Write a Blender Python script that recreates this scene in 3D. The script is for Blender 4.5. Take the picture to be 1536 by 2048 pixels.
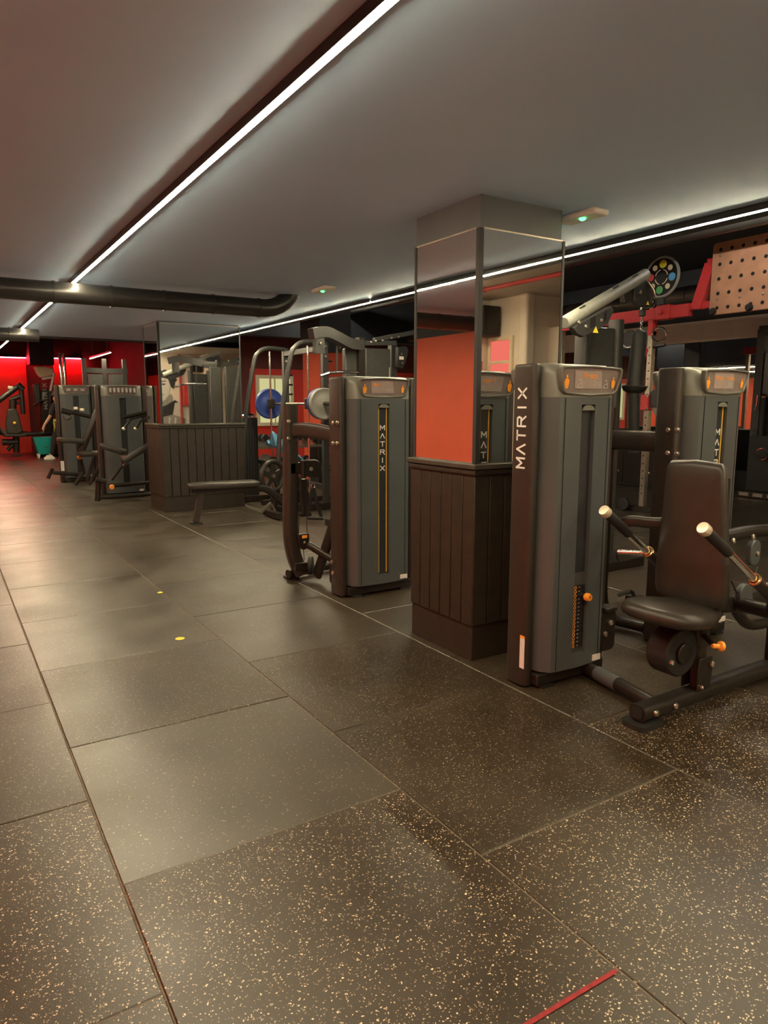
import bpy, math, random
from mathutils import Vector as V, Matrix, Euler
random.seed(7)
sc = bpy.context.scene
for o in list(bpy.data.objects): bpy.data.objects.remove(o)

# ------------------------------------------------------------------ camera
W, H, FPX = 1536, 2048, 1405.0
HORIZON, VPX, CAMH = 809.0, -128.0, 1.42
pitch = math.atan((1024 - HORIZON) / FPX)
yaw = math.atan((768 - VPX) / (FPX / math.cos(pitch)))
CAM = V((0, 0, CAMH))
fw = V((math.sin(yaw) * math.cos(pitch), math.cos(yaw) * math.cos(pitch), -math.sin(pitch)))
rt = V((math.cos(yaw), -math.sin(yaw), 0))
up = rt.cross(fw)
cam_d = bpy.data.cameras.new('camera'); cam = bpy.data.objects.new('camera', cam_d)
sc.collection.objects.link(cam)
cam_d.sensor_fit = 'HORIZONTAL'; cam_d.sensor_width = 36; cam_d.lens = FPX / W * 36
cam_d.clip_start = 0.05; cam_d.clip_end = 100
cam.location = CAM
cam.rotation_euler = Matrix((rt, up, -fw)).transposed().to_euler()
sc.camera = cam

def P(x, y, X=None, Y=None, Z=None):
    """point where the ray through a photo pixel meets the plane X=, Y= or Z="""
    d = fw * FPX + rt * (x - 768) - up * (y - 1024)
    if X is not None: t = (X - CAM.x) / d.x
    elif Y is not None: t = (Y - CAM.y) / d.y
    else: t = (Z - CAM.z) / d.z
    return CAM + d * t

# ------------------------------------------------------------------ world, exposure
wd = bpy.data.worlds.new('world'); sc.world = wd; wd.use_nodes = True
wd.node_tree.nodes['Background'].inputs[0].default_value = (0.05, 0.055, 0.07, 1)
wd.node_tree.nodes['Background'].inputs[1].default_value = 0.05
sc.view_settings.view_transform = 'Standard'; sc.view_settings.look = 'None'
sc.view_settings.exposure = 1.0; sc.view_settings.gamma = 1.0
sc.view_settings.use_curve_mapping = False
STRIP = 120.0          # radiance of the led diffusers
RED_LED = 60.0
CEIL = 2.48
COLL = sc.collection

# ------------------------------------------------------------------ materials
M = {}
def mat(name, col, rough=0.5, metal=0.0, noise=0.0, scale=20.0, bump=0.0, bscale=200.0, spec=0.5, rvar=0.0, coat=0.0):
    m = bpy.data.materials.new(name); m.use_nodes = True
    nt = m.node_tree; b = nt.nodes['Principled BSDF']
    b.inputs['Base Color'].default_value = (*col, 1); b.inputs['Roughness'].default_value = rough
    b.inputs['Metallic'].default_value = metal; b.inputs['Specular IOR Level'].default_value = spec
    b.inputs['Coat Weight'].default_value = coat
    tc = nt.nodes.new('ShaderNodeTexCoord')
    n = nt.nodes.new('ShaderNodeTexNoise'); n.inputs['Scale'].default_value = scale; n.inputs['Detail'].default_value = 4
    nt.links.new(tc.outputs['Object'], n.inputs['Vector'])
    if noise > 0:
        r = nt.nodes.new('ShaderNodeValToRGB')
        r.color_ramp.elements[0].position = .3; r.color_ramp.elements[1].position = .7
        r.color_ramp.elements[0].color = (*[c * (1 - noise) for c in col], 1)
        r.color_ramp.elements[1].color = (*[min(1, c * (1 + noise)) for c in col], 1)
        nt.links.new(n.outputs['Fac'], r.inputs['Fac']); nt.links.new(r.outputs['Color'], b.inputs['Base Color'])
    if rvar > 0:
        mr = nt.nodes.new('ShaderNodeMapRange')
        mr.inputs['To Min'].default_value = max(0, rough - rvar); mr.inputs['To Max'].default_value = min(1, rough + rvar)
        nt.links.new(n.outputs['Fac'], mr.inputs['Value']); nt.links.new(mr.outputs['Result'], b.inputs['Roughness'])
    if bump > 0:
        n2 = nt.nodes.new('ShaderNodeTexNoise'); n2.inputs['Scale'].default_value = bscale
        nt.links.new(tc.outputs['Object'], n2.inputs['Vector'])
        bp = nt.nodes.new('ShaderNodeBump'); bp.inputs['Strength'].default_value = bump; bp.inputs['Distance'].default_value = .002
        nt.links.new(n2.outputs['Fac'], bp.inputs['Height']); nt.links.new(bp.outputs['Normal'], b.inputs['Normal'])
    M[name] = m; return m
def emis(name, col, s):
    m = bpy.data.materials.new(name); m.use_nodes = True; nt = m.node_tree
    nt.nodes.remove(nt.nodes['Principled BSDF'])
    e = nt.nodes.new('ShaderNodeEmission'); e.inputs[0].default_value = (*col, 1); e.inputs[1].default_value = s
    nt.links.new(e.outputs[0], nt.nodes['Material Output'].inputs[0]); M[name] = m; return m

def rubber(name, dens, base, rmax=.42, fleck=(.80, .62, .42), spec=.72):
    """speckled recycled rubber: dark crumb with cream flecks"""
    m = bpy.data.materials.new(name); m.use_nodes = True; nt = m.node_tree; b = nt.nodes['Principled BSDF']
    L = nt.links.new
    tc = nt.nodes.new('ShaderNodeNewGeometry')
    big = nt.nodes.new('ShaderNodeTexNoise'); big.inputs['Scale'].default_value = 2.2; big.inputs['Detail'].default_value = 5
    L(tc.outputs['Position'], big.inputs['Vector'])
    warp = nt.nodes.new('ShaderNodeTexNoise'); warp.inputs['Scale'].default_value = 90; L(tc.outputs['Position'], warp.inputs['Vector'])
    wm = nt.nodes.new('ShaderNodeVectorMath'); wm.operation = 'MULTIPLY_ADD'
    wm.inputs[1].default_value = (.014, .014, .014); L(warp.outputs['Color'], wm.inputs[0]); L(tc.outputs['Position'], wm.inputs[2])
    vo = nt.nodes.new('ShaderNodeTexVoronoi'); vo.inputs['Scale'].default_value = 145; L(wm.outputs[0], vo.inputs['Vector'])
    sx = nt.nodes.new('ShaderNodeSeparateColor'); L(vo.outputs['Color'], sx.inputs[0])
    pick = nt.nodes.new('ShaderNodeMath'); pick.operation = 'LESS_THAN'; pick.inputs[1].default_value = dens; L(sx.outputs[0], pick.inputs[0])
    rad = nt.nodes.new('ShaderNodeMapRange'); rad.inputs['To Min'].default_value = .12; rad.inputs['To Max'].default_value = rmax
    L(sx.outputs[1], rad.inputs['Value'])
    near = nt.nodes.new('ShaderNodeMath'); near.operation = 'LESS_THAN'; L(vo.outputs['Distance'], near.inputs[0]); L(rad.outputs[0], near.inputs[1])
    f = nt.nodes.new('ShaderNodeMath'); f.operation = 'MULTIPLY'; L(pick.outputs[0], f.inputs[0]); L(near.outputs[0], f.inputs[1])
    rmp = nt.nodes.new('ShaderNodeValToRGB'); rmp.color_ramp.elements[0].position = .3; rmp.color_ramp.elements[1].position = .75
    rmp.color_ramp.elements[0].color = (*[c * .75 for c in base], 1); rmp.color_ramp.elements[1].color = (*[c * 1.3 for c in base], 1)
    L(big.outputs['Fac'], rmp.inputs['Fac'])
    mx = nt.nodes.new('ShaderNodeMix'); mx.data_type = 'RGBA'; L(f.outputs[0], mx.inputs[0]); L(rmp.outputs[0], mx.inputs[6])
    fl = nt.nodes.new('ShaderNodeMix'); fl.data_type = 'RGBA'; L(sx.outputs[2], fl.inputs[0])
    fl.inputs[6].default_value = (.16, .12, .08, 1); fl.inputs[7].default_value = (*fleck, 1); L(fl.outputs[2], mx.inputs[7])
    L(mx.outputs[2], b.inputs['Base Color'])
    mr = nt.nodes.new('ShaderNodeMapRange'); mr.inputs['From Min'].default_value = .3; mr.inputs['From Max'].default_value = .7
    mr.inputs['To Min'].default_value = .32; mr.inputs['To Max'].default_value = .46
    L(big.outputs['Fac'], mr.inputs['Value']); L(mr.outputs[0], b.inputs['Roughness'])
    b.inputs['Specular IOR Level'].default_value = spec
    fine = nt.nodes.new('ShaderNodeTexNoise'); fine.inputs['Scale'].default_value = 260; L(tc.outputs['Position'], fine.inputs['Vector'])
    bp = nt.nodes.new('ShaderNodeBump'); bp.inputs['Strength'].default_value = .25; bp.inputs['Distance'].default_value = .002
    L(fine.outputs['Fac'], bp.inputs['Height']); L(bp.outputs[0], b.inputs['Normal'])
    M[name] = m
rubber('tile_dense', .60, (.030, .019, .009), spec=.62)
rubber('tile_mid', .50, (.030, .020, .010), .35, (.52, .40, .27), .66)
rubber('tile_worn', .22, (.034, .024, .013), .36, (.45, .36, .25), 1.0)
mat('dust', (.16, .125, .085), .8, noise=.4)
mat('ceiling_haze', (.46, .67, .95), .55, noise=.02, scale=3, bump=.05, bscale=60)  # dark ceiling made pale blue, lens haze put into its colour
mat('pillar_black', (.10, .11, .12), .5, noise=.1, scale=3)
mat('black_paint', (.02, .021, .023), .6, noise=.2, scale=4)
mat('pale_wall', (.78, .71, .60), .7, noise=.06, scale=3)
mat('pale_ceiling', (.50, .46, .40), .7, noise=.06, scale=3)
mat('red_wall', (.62, .085, .035), .6, noise=.06, scale=3)
mat('maroon_wall', (.13, .03, .022), .65, noise=.1, scale=3)
mat('red_panel', (.72, .05, .03), .5, noise=.05, scale=4)
mat('dark_wood', (.022, .016, .010), .5, noise=.25, scale=12, bump=.1, bscale=40)
mat('wood_edge', (.05, .042, .033), .45, noise=.2, scale=10)
mat('frame', (.022, .018, .015), .36, .25, noise=.12, scale=30, bump=.08, bscale=500)
mat('frame_brown', (.034, .025, .020), .42, .2, noise=.1, scale=20, bump=.1, bscale=600)
mat('shroud', (.072, .082, .086), .38, .0, noise=.06, scale=6, bump=.05, bscale=700)
mat('shroud_cap', (.16, .163, .14), .32, .0, noise=.06, scale=6)
mat('slot_dark', (.030, .033, .038), .25, noise=.1)
mat('bezel', (.13, .13, .115), .35, noise=.08)
mat('placard', (.20, .16, .15), .3, noise=.1)
mat('placard_light', (.34, .27, .255), .3, noise=.08)
mat('orange', (.95, .36, .04), .35, noise=.05)
mat('yellow_line', (.75, .45, .05), .4, noise=.05)
mat('white_print', (.75, .73, .70), .5, noise=.04)
mat('grey_print', (.42, .40, .38), .5, noise=.04)
mat('label_white', (.72, .66, .62), .5, noise=.05)
mat('chrome', (.75, .72, .68), .12, 1.0, noise=.05)
mat('steel', (.42, .38, .32), .32, .9, noise=.15)
mat('cream_steel', (.82, .74, .58), .3, .4, noise=.05)
mat('copper_ring', (.75, .45, .22), .25, 1.0, noise=.05)
mat('leather', (.030, .025, .020), .40, noise=.15, scale=12, bump=.12, bscale=260)
mat('grip', (.016, .015, .014), .65, noise=.1, bump=.2, bscale=300)
mat('rubber_black', (.012, .012, .012), .6, noise=.2)
mat('grey_plate', (.24, .24, .22), .45, noise=.08)
mat('blue_plate', (.03, .06, .26), .4, noise=.08)
mat('iron_plate', (.03, .027, .024), .45, .3, noise=.15)
mat('rig_red', (.62, .045, .05), .35, noise=.08)
mat('grey_pad', (.32, .33, .29), .5, noise=.08)
mat('station_grey', (.034, .035, .034), .45, noise=.08)
mat('acrylic_grey', (.055, .057, .054), .25, noise=.08)
mat('board_wood', (.48, .25, .15), .42, noise=.16, scale=5)
mat('hole_black', (.005, .005, .005), .8, noise=.1)
mat('duct', (.16, .155, .14), .35, .7, noise=.12, scale=6)
mat('duct_black', (.028, .027, .026), .3, .3, noise=.15, scale=6)
mat('pipe_red', (.45, .05, .05), .45, noise=.1)
mat('cream', (.78, .70, .50), .55, noise=.05)
mat('teal', (.02, .42, .40), .4, noise=.06)
mat('lime_cloth', (.42, .42, .10), .8, noise=.15)
mat('blue_cloth', (.10, .28, .46), .85, noise=.2, scale=9)
mat('white_plastic', (.72, .68, .62), .5, noise=.05)
mat('yellow', (.80, .72, .05), .5, noise=.05)
mat('sky_blue', (.10, .42, .80), .5, noise=.05)
mat('green', (.10, .50, .16), .5, noise=.05)
mat('dark_red', (.25, .01, .015), .6, noise=.3, scale=60)
mat('ink', (.03, .03, .03), .6, noise=.2)
mat('photo_grey', (.30, .29, .27), .6, noise=.15)
mat('photo_light', (.62, .60, .56), .6, noise=.06)
mat('skin', (.50, .27, .19), .5, noise=.05)
mat('dark_cloth', (.018, .017, .018), .85, noise=.2)
mat('mirror', (.86, .86, .84), .015, 1.0, noise=.01, scale=2)
emis('led_white', (1.0, .835, .53), STRIP)
emis('led_red', (1.0, .03, .06), RED_LED)
emis('led_red_dim', (1.0, .06, .03), 50)
emis('led_green', (.05, 1.0, .2), 5)
emis('window_yellow', (.95, .90, .42), .32)
emis('window_red', (1.0, .20, .15), .5)
emis('tube_white', (1, .93, .80), 55)

# ------------------------------------------------------------------ mesh helpers
ORG = {}
def frame_from(d, upv=V((0, 0, 1))):
    d = d.normalized(); s = d.cross(upv)
    if s.length < 1e-4: s = d.cross(V((0, 1, 0)))
    s.normalize(); return d, s, s.cross(d)
class MB:
    def __init__(s): s.v = []; s.f = []
    def add(s, vs, fs):
        b = len(s.v); s.v += [V(p) for p in vs]; s.f += [tuple(i + b for i in f) for f in fs]; return s
    def loft(s, rings, cap=True, closed=True):
        n = len(rings[0]); vs = [p for r in rings for p in r]; fs = []
        for k in range(len(rings) - 1):
            for i in range(n if closed else n - 1):
                j = (i + 1) % n; fs.append((k * n + i, k * n + j, (k + 1) * n + j, (k + 1) * n + i))
        if cap: fs.append(tuple(reversed(range(n)))); fs.append(tuple((len(rings) - 1) * n + i for i in range(n)))
        return s.add(vs, fs)
    def box(s, lo, hi):
        x0, y0, z0 = lo; x1, y1, z1 = hi
        return s.loft([[(x0, y0, z), (x1, y0, z), (x1, y1, z), (x0, y1, z)] for z in (z0, z1)])
    def obox(s, c, ax, ay, az):
        """box with centre c and half-axis vectors"""
        c, ax, ay, az = V(c), V(ax), V(ay), V(az)
        return s.loft([[c + az * k - ax - ay, c + az * k + ax - ay, c + az * k + ax + ay, c + az * k - ax + ay] for k in (-1, 1)])
    def bar(s, a, b, w, h, upv=(0, 0, 1)):
        a, b = V(a), V(b); d, sd, u = frame_from(b - a, V(upv))
        return s.obox((a + b) / 2, (b - a) / 2, sd * w / 2, u * h / 2)
    def cyl(s, a, b, r, r2=None, n=12):
        a, b = V(a), V(b); r2 = r if r2 is None else r2; d, sd, u = frame_from(b - a)
        return s.loft([[p + (sd * math.cos(t * 2 * math.pi / n) + u * math.sin(t * 2 * math.pi / n)) * q for t in range(n)] for p, q in ((a, r), (b, r2))])
    def lathe(s, a, axis, prof, n=16):
        a = V(a); d, sd, u = frame_from(V(axis))
        return s.loft([[a + d * z + (sd * math.cos(t * 2 * math.pi / n) + u * math.sin(t * 2 * math.pi / n)) * r for t in range(n)] for r, z in prof])
    def sweep(s, pts, w, h=None, upv=(0, 0, 1), sec='round', n=10):
        """w across, h along the up side; sec round, oval (flat oval) or rect"""
        h = w if h is None else h; pts = [V(p) for p in pts]; rings = []
        if sec == 'rect': shape = [(-.5, -.5), (.5, -.5), (.5, .5), (-.5, .5)]
        elif sec == 'oval':
            shape = []; k = 4; e = .32
            for cx, cy, a0 in ((.5 - e, -.5 + e, -90), (.5 - e, .5 - e, 0), (-.5 + e, .5 - e, 90), (-.5 + e, -.5 + e, 180)):
                for i in range(k):
                    a = math.radians(a0 + 90 * i / (k - 1)); shape.append((cx + e * math.cos(a), cy + e * math.sin(a)))
        else: shape = [(.5 * math.cos(2 * math.pi * i / n), .5 * math.sin(2 * math.pi * i / n)) for i in range(n)]
        pu = V(upv)
        for i, p in enumerate(pts):
            d = (pts[min(i + 1, len(pts) - 1)] - pts[max(i - 1, 0)])
            dd, sd, u = frame_from(d, pu)
            rings.append([p + sd * x * w + u * y * h for x, y in shape])
        return s.loft(rings)
    def prism(s, poly, o, ax, ay, depth):
        o, ax, ay = V(o), V(ax), V(ay); n = ax.cross(ay).normalized() * depth
        return s.loft([[o + ax * x + ay * y for x, y in poly], [o + ax * x + ay * y + n for x, y in poly]])
    def ringp(s, outer, inner, o, ax, ay, depth):
        """flat frame between two outlines of the same point count"""
        o, ax, ay = V(o), V(ax), V(ay); n = ax.cross(ay).normalized() * depth
        A = [o + ax * x + ay * y for x, y in outer]; B = [o + ax * x + ay * y for x, y in inner]
        k = len(A); rings = [A, [p + n for p in A], [p + n for p in B], B]
        vs = [p for r in rings for p in r]; fs = []
        for q in range(4):
            for i in range(k):
                j = (i + 1) % k; fs.append((q * k + i, q * k + j, ((q + 1) % 4) * k + j, ((q + 1) % 4) * k + i))
        return s.add(vs, fs)
    def torus(s, c, axis, R, r, n=20, m=8, a0=0, a1=360):
        c = V(c); d, sd, u = frame_from(V(axis)); full = abs(a1 - a0) >= 360
        pts = []
        k = n if full else n + 1
        rings = []
        for i in range(k):
            a = math.radians(a0 + (a1 - a0) * i / n); rad = sd * math.cos(a) + u * math.sin(a)
            rings.append([c + rad * (R + r * math.cos(2 * math.pi * j / m)) + d * r * math.sin(2 * math.pi * j / m) for j in range(m)])
        if full: rings.append(rings[0])
        return s.loft(rings, cap=not full)
    def pad(s, poly, o, ax, ay, th, r=.018, crown=.012):
        """upholstered pad: outline in the ax, ay plane, swelling along the normal"""
        o, ax, ay = V(o), V(ax), V(ay); nn = ax.cross(ay).normalized()
        cx = sum(p[0] for p in poly) / len(poly); cy = sum(p[1] for p in poly) / len(poly)
        def ring(k, z):
            out = []
            for x, y in poly:
                dx, dy = x - cx, y - cy; l = math.hypot(dx, dy); q = max(0, (l - k) / l)
                out.append(o + ax * (cx + dx * q) + ay * (cy + dy * q) + nn * z)
            return out
        rings = [ring(r * 1.2, 0), ring(r * .35, r * .3), ring(0, r), ring(0, th - r), ring(r * .35, th - r * .3), ring(r * 1.2, th), ring(r * 3.5, th + crown * .7), ring(r * 7, th + crown)]
        return s.loft(rings)
    def build(s, name, m, parent=None, kind=None, bevel=0.0, seg=2, smooth=38, label=None):
        o = ORG.get(parent.name, V((0, 0, 0))) if parent else V((0, 0, 0))
        me = bpy.data.meshes.new(name); me.from_pydata([tuple(p - o) for p in s.v], [], s.f)
        import bmesh
        bm = bmesh.new(); bm.from_mesh(me); bmesh.ops.recalc_face_normals(bm, faces=bm.faces); bm.to_mesh(me); bm.free()
        me.update()
        me.polygons.foreach_set('use_smooth', [True] * len(me.polygons)); me.set_sharp_from_angle(angle=math.radians(smooth))
        ob = bpy.data.objects.new(name, me); COLL.objects.link(ob); me.materials.append(M[m])
        if parent: ob.parent = parent; ORG[ob.name] = o
        if kind: ob['kind'] = kind
        if label: ob['label'] = label
        if bevel > 0:
            b = ob.modifiers.new('edge', 'BEVEL'); b.width = bevel; b.segments = seg; b.limit_method = 'ANGLE'; b.angle_limit = math.radians(40)
        return ob
def thing(name, label, cat, loc, group=None):
    e = bpy.data.objects.new(name, None); COLL.objects.link(e); e.location = loc; e.empty_display_size = .1
    e['label'] = label; e['category'] = cat
    if group: e['group'] = group
    ORG[e.name] = V(loc); return e
def tag(o, label, cat, group=None):
    o['label'] = label; o['category'] = cat
    if group: o['group'] = group
    return o
def arc(c, ax, ay, r, a0, a1, n=8):
    c, ax, ay = V(c), V(ax), V(ay)
    return [c + ax * (r * math.cos(math.radians(a0 + (a1 - a0) * i / n))) + ay * (r * math.sin(math.radians(a0 + (a1 - a0) * i / n))) for i in range(n + 1)]
def rrect(w, h, r, k=4, cx=0, cy=0):
    out = []
    for sx, sy, a0 in ((1, -1, -90), (1, 1, 0), (-1, 1, 90), (-1, -1, 180)):
        for i in range(k + 1):
            a = math.radians(a0 + 90 * i / k); out.append((cx + sx * (w / 2 - r) + r * math.cos(a), cy + sy * (h / 2 - r) + r * math.sin(a)))
    return out
def smooth_path(pts, n=5):
    """Catmull-Rom through the points"""
    pts = [V(p) for p in pts]; out = []
    for i in range(len(pts) - 1):
        p0 = pts[max(i - 1, 0)]; p1 = pts[i]; p2 = pts[i + 1]; p3 = pts[min(i + 2, len(pts) - 1)]
        for k in range(n):
            t = k / n; out.append(.5 * ((2 * p1) + (p2 - p0) * t + (2 * p0 - 5 * p1 + 4 * p2 - p3) * t * t + (3 * p1 - p0 - 3 * p2 + p3) * t ** 3))
    out.append(pts[-1]); return out
def bolt(parent, p, n, r=.014, name='bolt'):
    b = MB(); n = V(n).normalized(); b.lathe(V(p), n, [(r, 0), (r, .003), (r * .85, .009), (r * .45, .012), (r * .4, .008)], 10)
    return b.build(name, 'steel', parent)
GLY = {'M': [[(0, 0), (0, 1), (.5, .35), (1, 1), (1, 0)]], 'A': [[(0, 0), (.5, 1), (1, 0)]], 'T': [[(0, 1), (1, 1)], [(.5, 1), (.5, 0)]],
       'R': [[(0, 0), (0, 1), (.85, 1), (.95, .8), (.85, .55), (0, .55)], [(.55, .55), (1, 0)]], 'I': [[(.5, 0), (.5, 1)]], 'X': [[(0, 0), (1, 1)], [(0, 1), (1, 0)]]}
def letters(parent, word, pos, ax, ay, adv, w, h, st, mname='white_print', name='letter'):
    """stroke letters; pos is the first letter's lower left corner, adv the step to the next"""
    pos, ax, ay, adv = V(pos), V(ax), V(ay), V(adv); nn = ax.cross(ay).normalized()
    for k, ch in enumerate(word):
        b = MB()
        for line in GLY[ch]:
            pts = [pos + adv * k + ax * (x * w) + ay * (y * h) for x, y in line]
            for i in range(len(pts) - 1):
                d = (pts[i + 1] - pts[i]).normalized() * st * .35
                b.bar(pts[i] - d, pts[i + 1] + d, st, .0016 + .0002 * i, nn)
        b.build(name, mname, parent)
def text(parent, s, pos, ax, ay, size, mname, name='lettering'):
    cu = bpy.data.curves.new('t', 'FONT'); cu.body = s; cu.size = size; cu.extrude = .0006; cu.align_x = 'CENTER'; cu.resolution_u = 3
    to = bpy.data.objects.new('t', cu); me = bpy.data.meshes.new_from_object(to)
    bpy.data.objects.remove(to); bpy.data.curves.remove(cu)
    ax, ay = V(ax).normalized(), V(ay).normalized(); n = ax.cross(ay); o = ORG.get(parent.name, V((0, 0, 0)))
    me.transform(Matrix.Translation(V(pos) - o) @ Matrix((ax, ay, n)).transposed().to_4x4())
    me.materials.clear(); me.materials.append(M[mname]); me.name = name
    ob = bpy.data.objects.new(name, me); COLL.objects.link(ob); ob.parent = parent; ORG[ob.name] = o
    return ob

# ================================================================== STRUCTURE
def struct(name, lo, hi, m, bevel=0):
    return MB().box(lo, hi).build(name, m, kind='structure', bevel=bevel)
XL, XR, YB, YF = -0.9, 11.4, -2.0, 23.5
floor = struct('floor', (XL - .3, YB - 2, -.08), (XR + .3, YF + .3, -.004), 'dust')
def inview(x, y):
    for dx in (0, .5, 1):
        for dy in (0, .5, 1):
            v = V((x + dx, y + dy, 0)) - CAM; z = v.dot(fw)
            if z > .2:
                u = 768 + FPX * v.dot(rt) / z; w = 1024 - FPX * v.dot(up) / z
                if -40 < u < 1580 and w < 2200: return True
    return False
tile_mesh = {}
def tile_me(m):
    if m not in tile_mesh:
        b = MB(); s = .4975; z = -.002
        b.loft([[(-s, -s, -.02), (s, -s, -.02), (s, s, -.02), (-s, s, -.02)], [(-s, -s, -.0025), (s, -s, -.0025), (s, s, -.0025), (-s, s, -.0025)],
                [(-s + .003, -s + .003, 0), (s - .003, -s + .003, 0), (s - .003, s - .003, 0), (-s + .003, s - .003, 0)]])
        me = bpy.data.meshes.new('tile'); me.from_pydata([tuple(p) for p in b.v], [], b.f); me.materials.append(M[m]); tile_mesh[m] = me
    return tile_mesh[m]
rest = MB(); cells = []
for ci in range(-2, 13):
    x = .355 + ci * 1.0
    for ri in range(-4, 24):
        y = (2.03 if ci % 2 == 0 else 1.57) + ri * 1.0
        if x > XR or y > YF or x + 1 < XL: continue
        cells.append((x, y, ci, ri, inview(x, y)))
cells.sort(key=lambda c: (not c[4], math.hypot(c[0], c[1])))
for k, (x, y, ci, ri, vis) in enumerate(cells):
    if vis and k < 250:
        d = math.hypot(x + .5, y + .5)
        m = 'tile_dense' if (ci == 0 and ri <= -1) or (ci >= 1 and y < 1.5) or (ci < 0 and y < 2.4) else ('tile_mid' if d < 4.2 else 'tile_worn')
        if ci == 0 and ri == 0: m = 'tile_worn'
        t = bpy.data.objects.new('tile', tile_me(m)); COLL.objects.link(t); t.parent = floor
        t.location = (x + .5, y + .5, random.uniform(-.0012, .0008)); t.rotation_euler = (0, 0, random.uniform(-.0015, .0015))
    else:
        rest.box((x + .003, y + .003, -.02), (x + .997, y + .997, 0))
rest.build('tile_field', 'tile_worn', floor, kind='stuff')

# low ceiling along the aisle, open higher ceiling on the right
LOWX = 3.97
struct('ceiling', (XL, 1.0, CEIL), (LOWX, 12.4, CEIL + .25), 'ceiling_haze')
struct('ceiling_rear', (XL, YB, CEIL), (3.15, 1.0, CEIL + .25), 'ceiling_haze')
struct('ceiling_pale', (3.15, YB, 2.86), (XR, 1.0, 3.0), 'pale_ceiling')
struct('ceiling_high', (LOWX, 1.0, 3.75), (XR, YF, 3.9), 'black_paint')
struct('ceiling_far', (XL, 12.4, 3.6), (LOWX, YF, 3.75), 'black_paint')
struct('trim_1', (LOWX, 1.0, CEIL), (LOWX + .12, 12.4, 3.75), 'black_paint')
struct('trim_2', (XL, 12.4, CEIL - .02), (LOWX + .12, 12.6, 3.6), 'black_paint')
struct('trim_3', (3.15, .9, 2.86), (XR, 1.0, 3.75), 'black_paint')
struct('trim_4', (3.15, YB, CEIL), (3.25, .9, 2.86), 'black_paint')
# left wall: red below, black above
struct('wall_left', (XL - .2, YB, 0), (XL, YF, 2.32), 'red_wall')
struct('trim_5', (XL - .2, YB, 2.32), (XL + .01, YF, 3.6), 'black_paint')
struct('baseboard_left', (XL, YB, 0), (XL + .015, YF, .12), 'black_paint')
bl_ = bpy.data.objects['baseboard_left']
MB().box((XL + .015, YB + .1, .118), (XL + .10, 4.5, .13)).build('led_shield', 'black_paint', bl_)  # unseen cap added to keep the red light off the ceiling
MB().box((XL + .04, YB + .1, .105), (XL + .06, 4.5, .117)).build('led_line', 'led_red_dim', bl_)
struct('wall_back', (XL - .2, YB - .2, 0), (6.7, YB, 2.9), 'pale_wall')
struct('wall_room', (6.7, YB, 0), (XR, -1.25, 2.86), 'pale_wall')
struct('wall_far', (XL, YF, 0), (XR, YF + .2, 3.75), 'maroon_wall')
# right wall: mirror below, pale band, black above
struct('wall_right', (XR, -2, 2.86), (XR + .2, YF, 3.75), 'black_paint')
struct('trim_6', (XR - .02, -.4, 2.5), (XR + .2, YF, 2.86), 'pale_wall')
wr = struct('wall_mirror', (XR + .01, -2, 0), (XR + .2, YF, 2.5), 'black_paint')
k = 0
y = -.4
while y < YF - .1:
    MB().box((XR - .004, y + .006, .32), (XR + .012, min(y + 1.6, YF) - .006, 2.49)).build('mirror_panel', 'mirror', wr)
    y += 1.6
# back wall of the free weight area on the right, with a lit window
GY = 14.0
wg = struct('wall_gym', (4.7, GY, 0), (XR, GY + .2, 3.75), 'maroon_wall')
struct('wall_divider', (4.6, GY, 0), (4.7, YF, 3.75), 'maroon_wall')
a = P(498, 737, Y=GY); b_ = P(632, 733, Y=GY)
MB().box((a.x, GY - .03, 0), (b_.x, GY, a.z)).build('red_panel', 'red_panel', wg)
MB().box((8.6, GY - .03, 0), (11.2, GY, a.z)).build('red_panel', 'red_panel', wg)
def window(n, x0, x1, z0, z1, panem):
    w = MB()
    ww, hh = x1 - x0, z1 - z0
    w.ringp(rrect(ww, hh, .002, 1), rrect(ww - .14, hh - .14, .002, 1), ((x0 + x1) / 2, GY - .03, (z0 + z1) / 2), (1, 0, 0), (0, 0, 1), .05)
    o = w.build('window_%d' % n, 'cream', kind='structure')
    mid = (x0 + x1) / 2
    for q in (0, 1):
        MB().box((x0 + .07 if q == 0 else mid + .015, GY - .05, z0 + .07), (mid - .015 if q == 0 else x1 - .07, GY - .045, z1 - .07)).build('pane', panem, o)
    MB().box((mid - .015, GY - .06, z0 + .07), (mid + .015, GY - .04, z1 - .07)).build('mullion', 'cream', o)
a = P(509, 750, Y=GY); c = P(585, 818, Y=GY)
window(1, a.x, c.x, c.z - .35, a.z, 'window_yellow')
window(2, 9.2, 10.4, .9, 2.05, 'window_yellow')
# red pilaster in front of that wall
a = P(640, 735, Y=11.5); c = P(688, 745, Y=11.5)
struct('wall_pilaster', (a.x, 11.5, 0), (c.x + .1, 12.2, 2.35), 'red_wall')
struct('trim_7', (a.x - .02, 11.45, 2.35), (c.x + .12, 12.25, 3.75), 'black_paint')
struct('trim_8', (4.4, 13.2, 2.75), (XR, 13.5, 3.75), 'black_paint')
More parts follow.
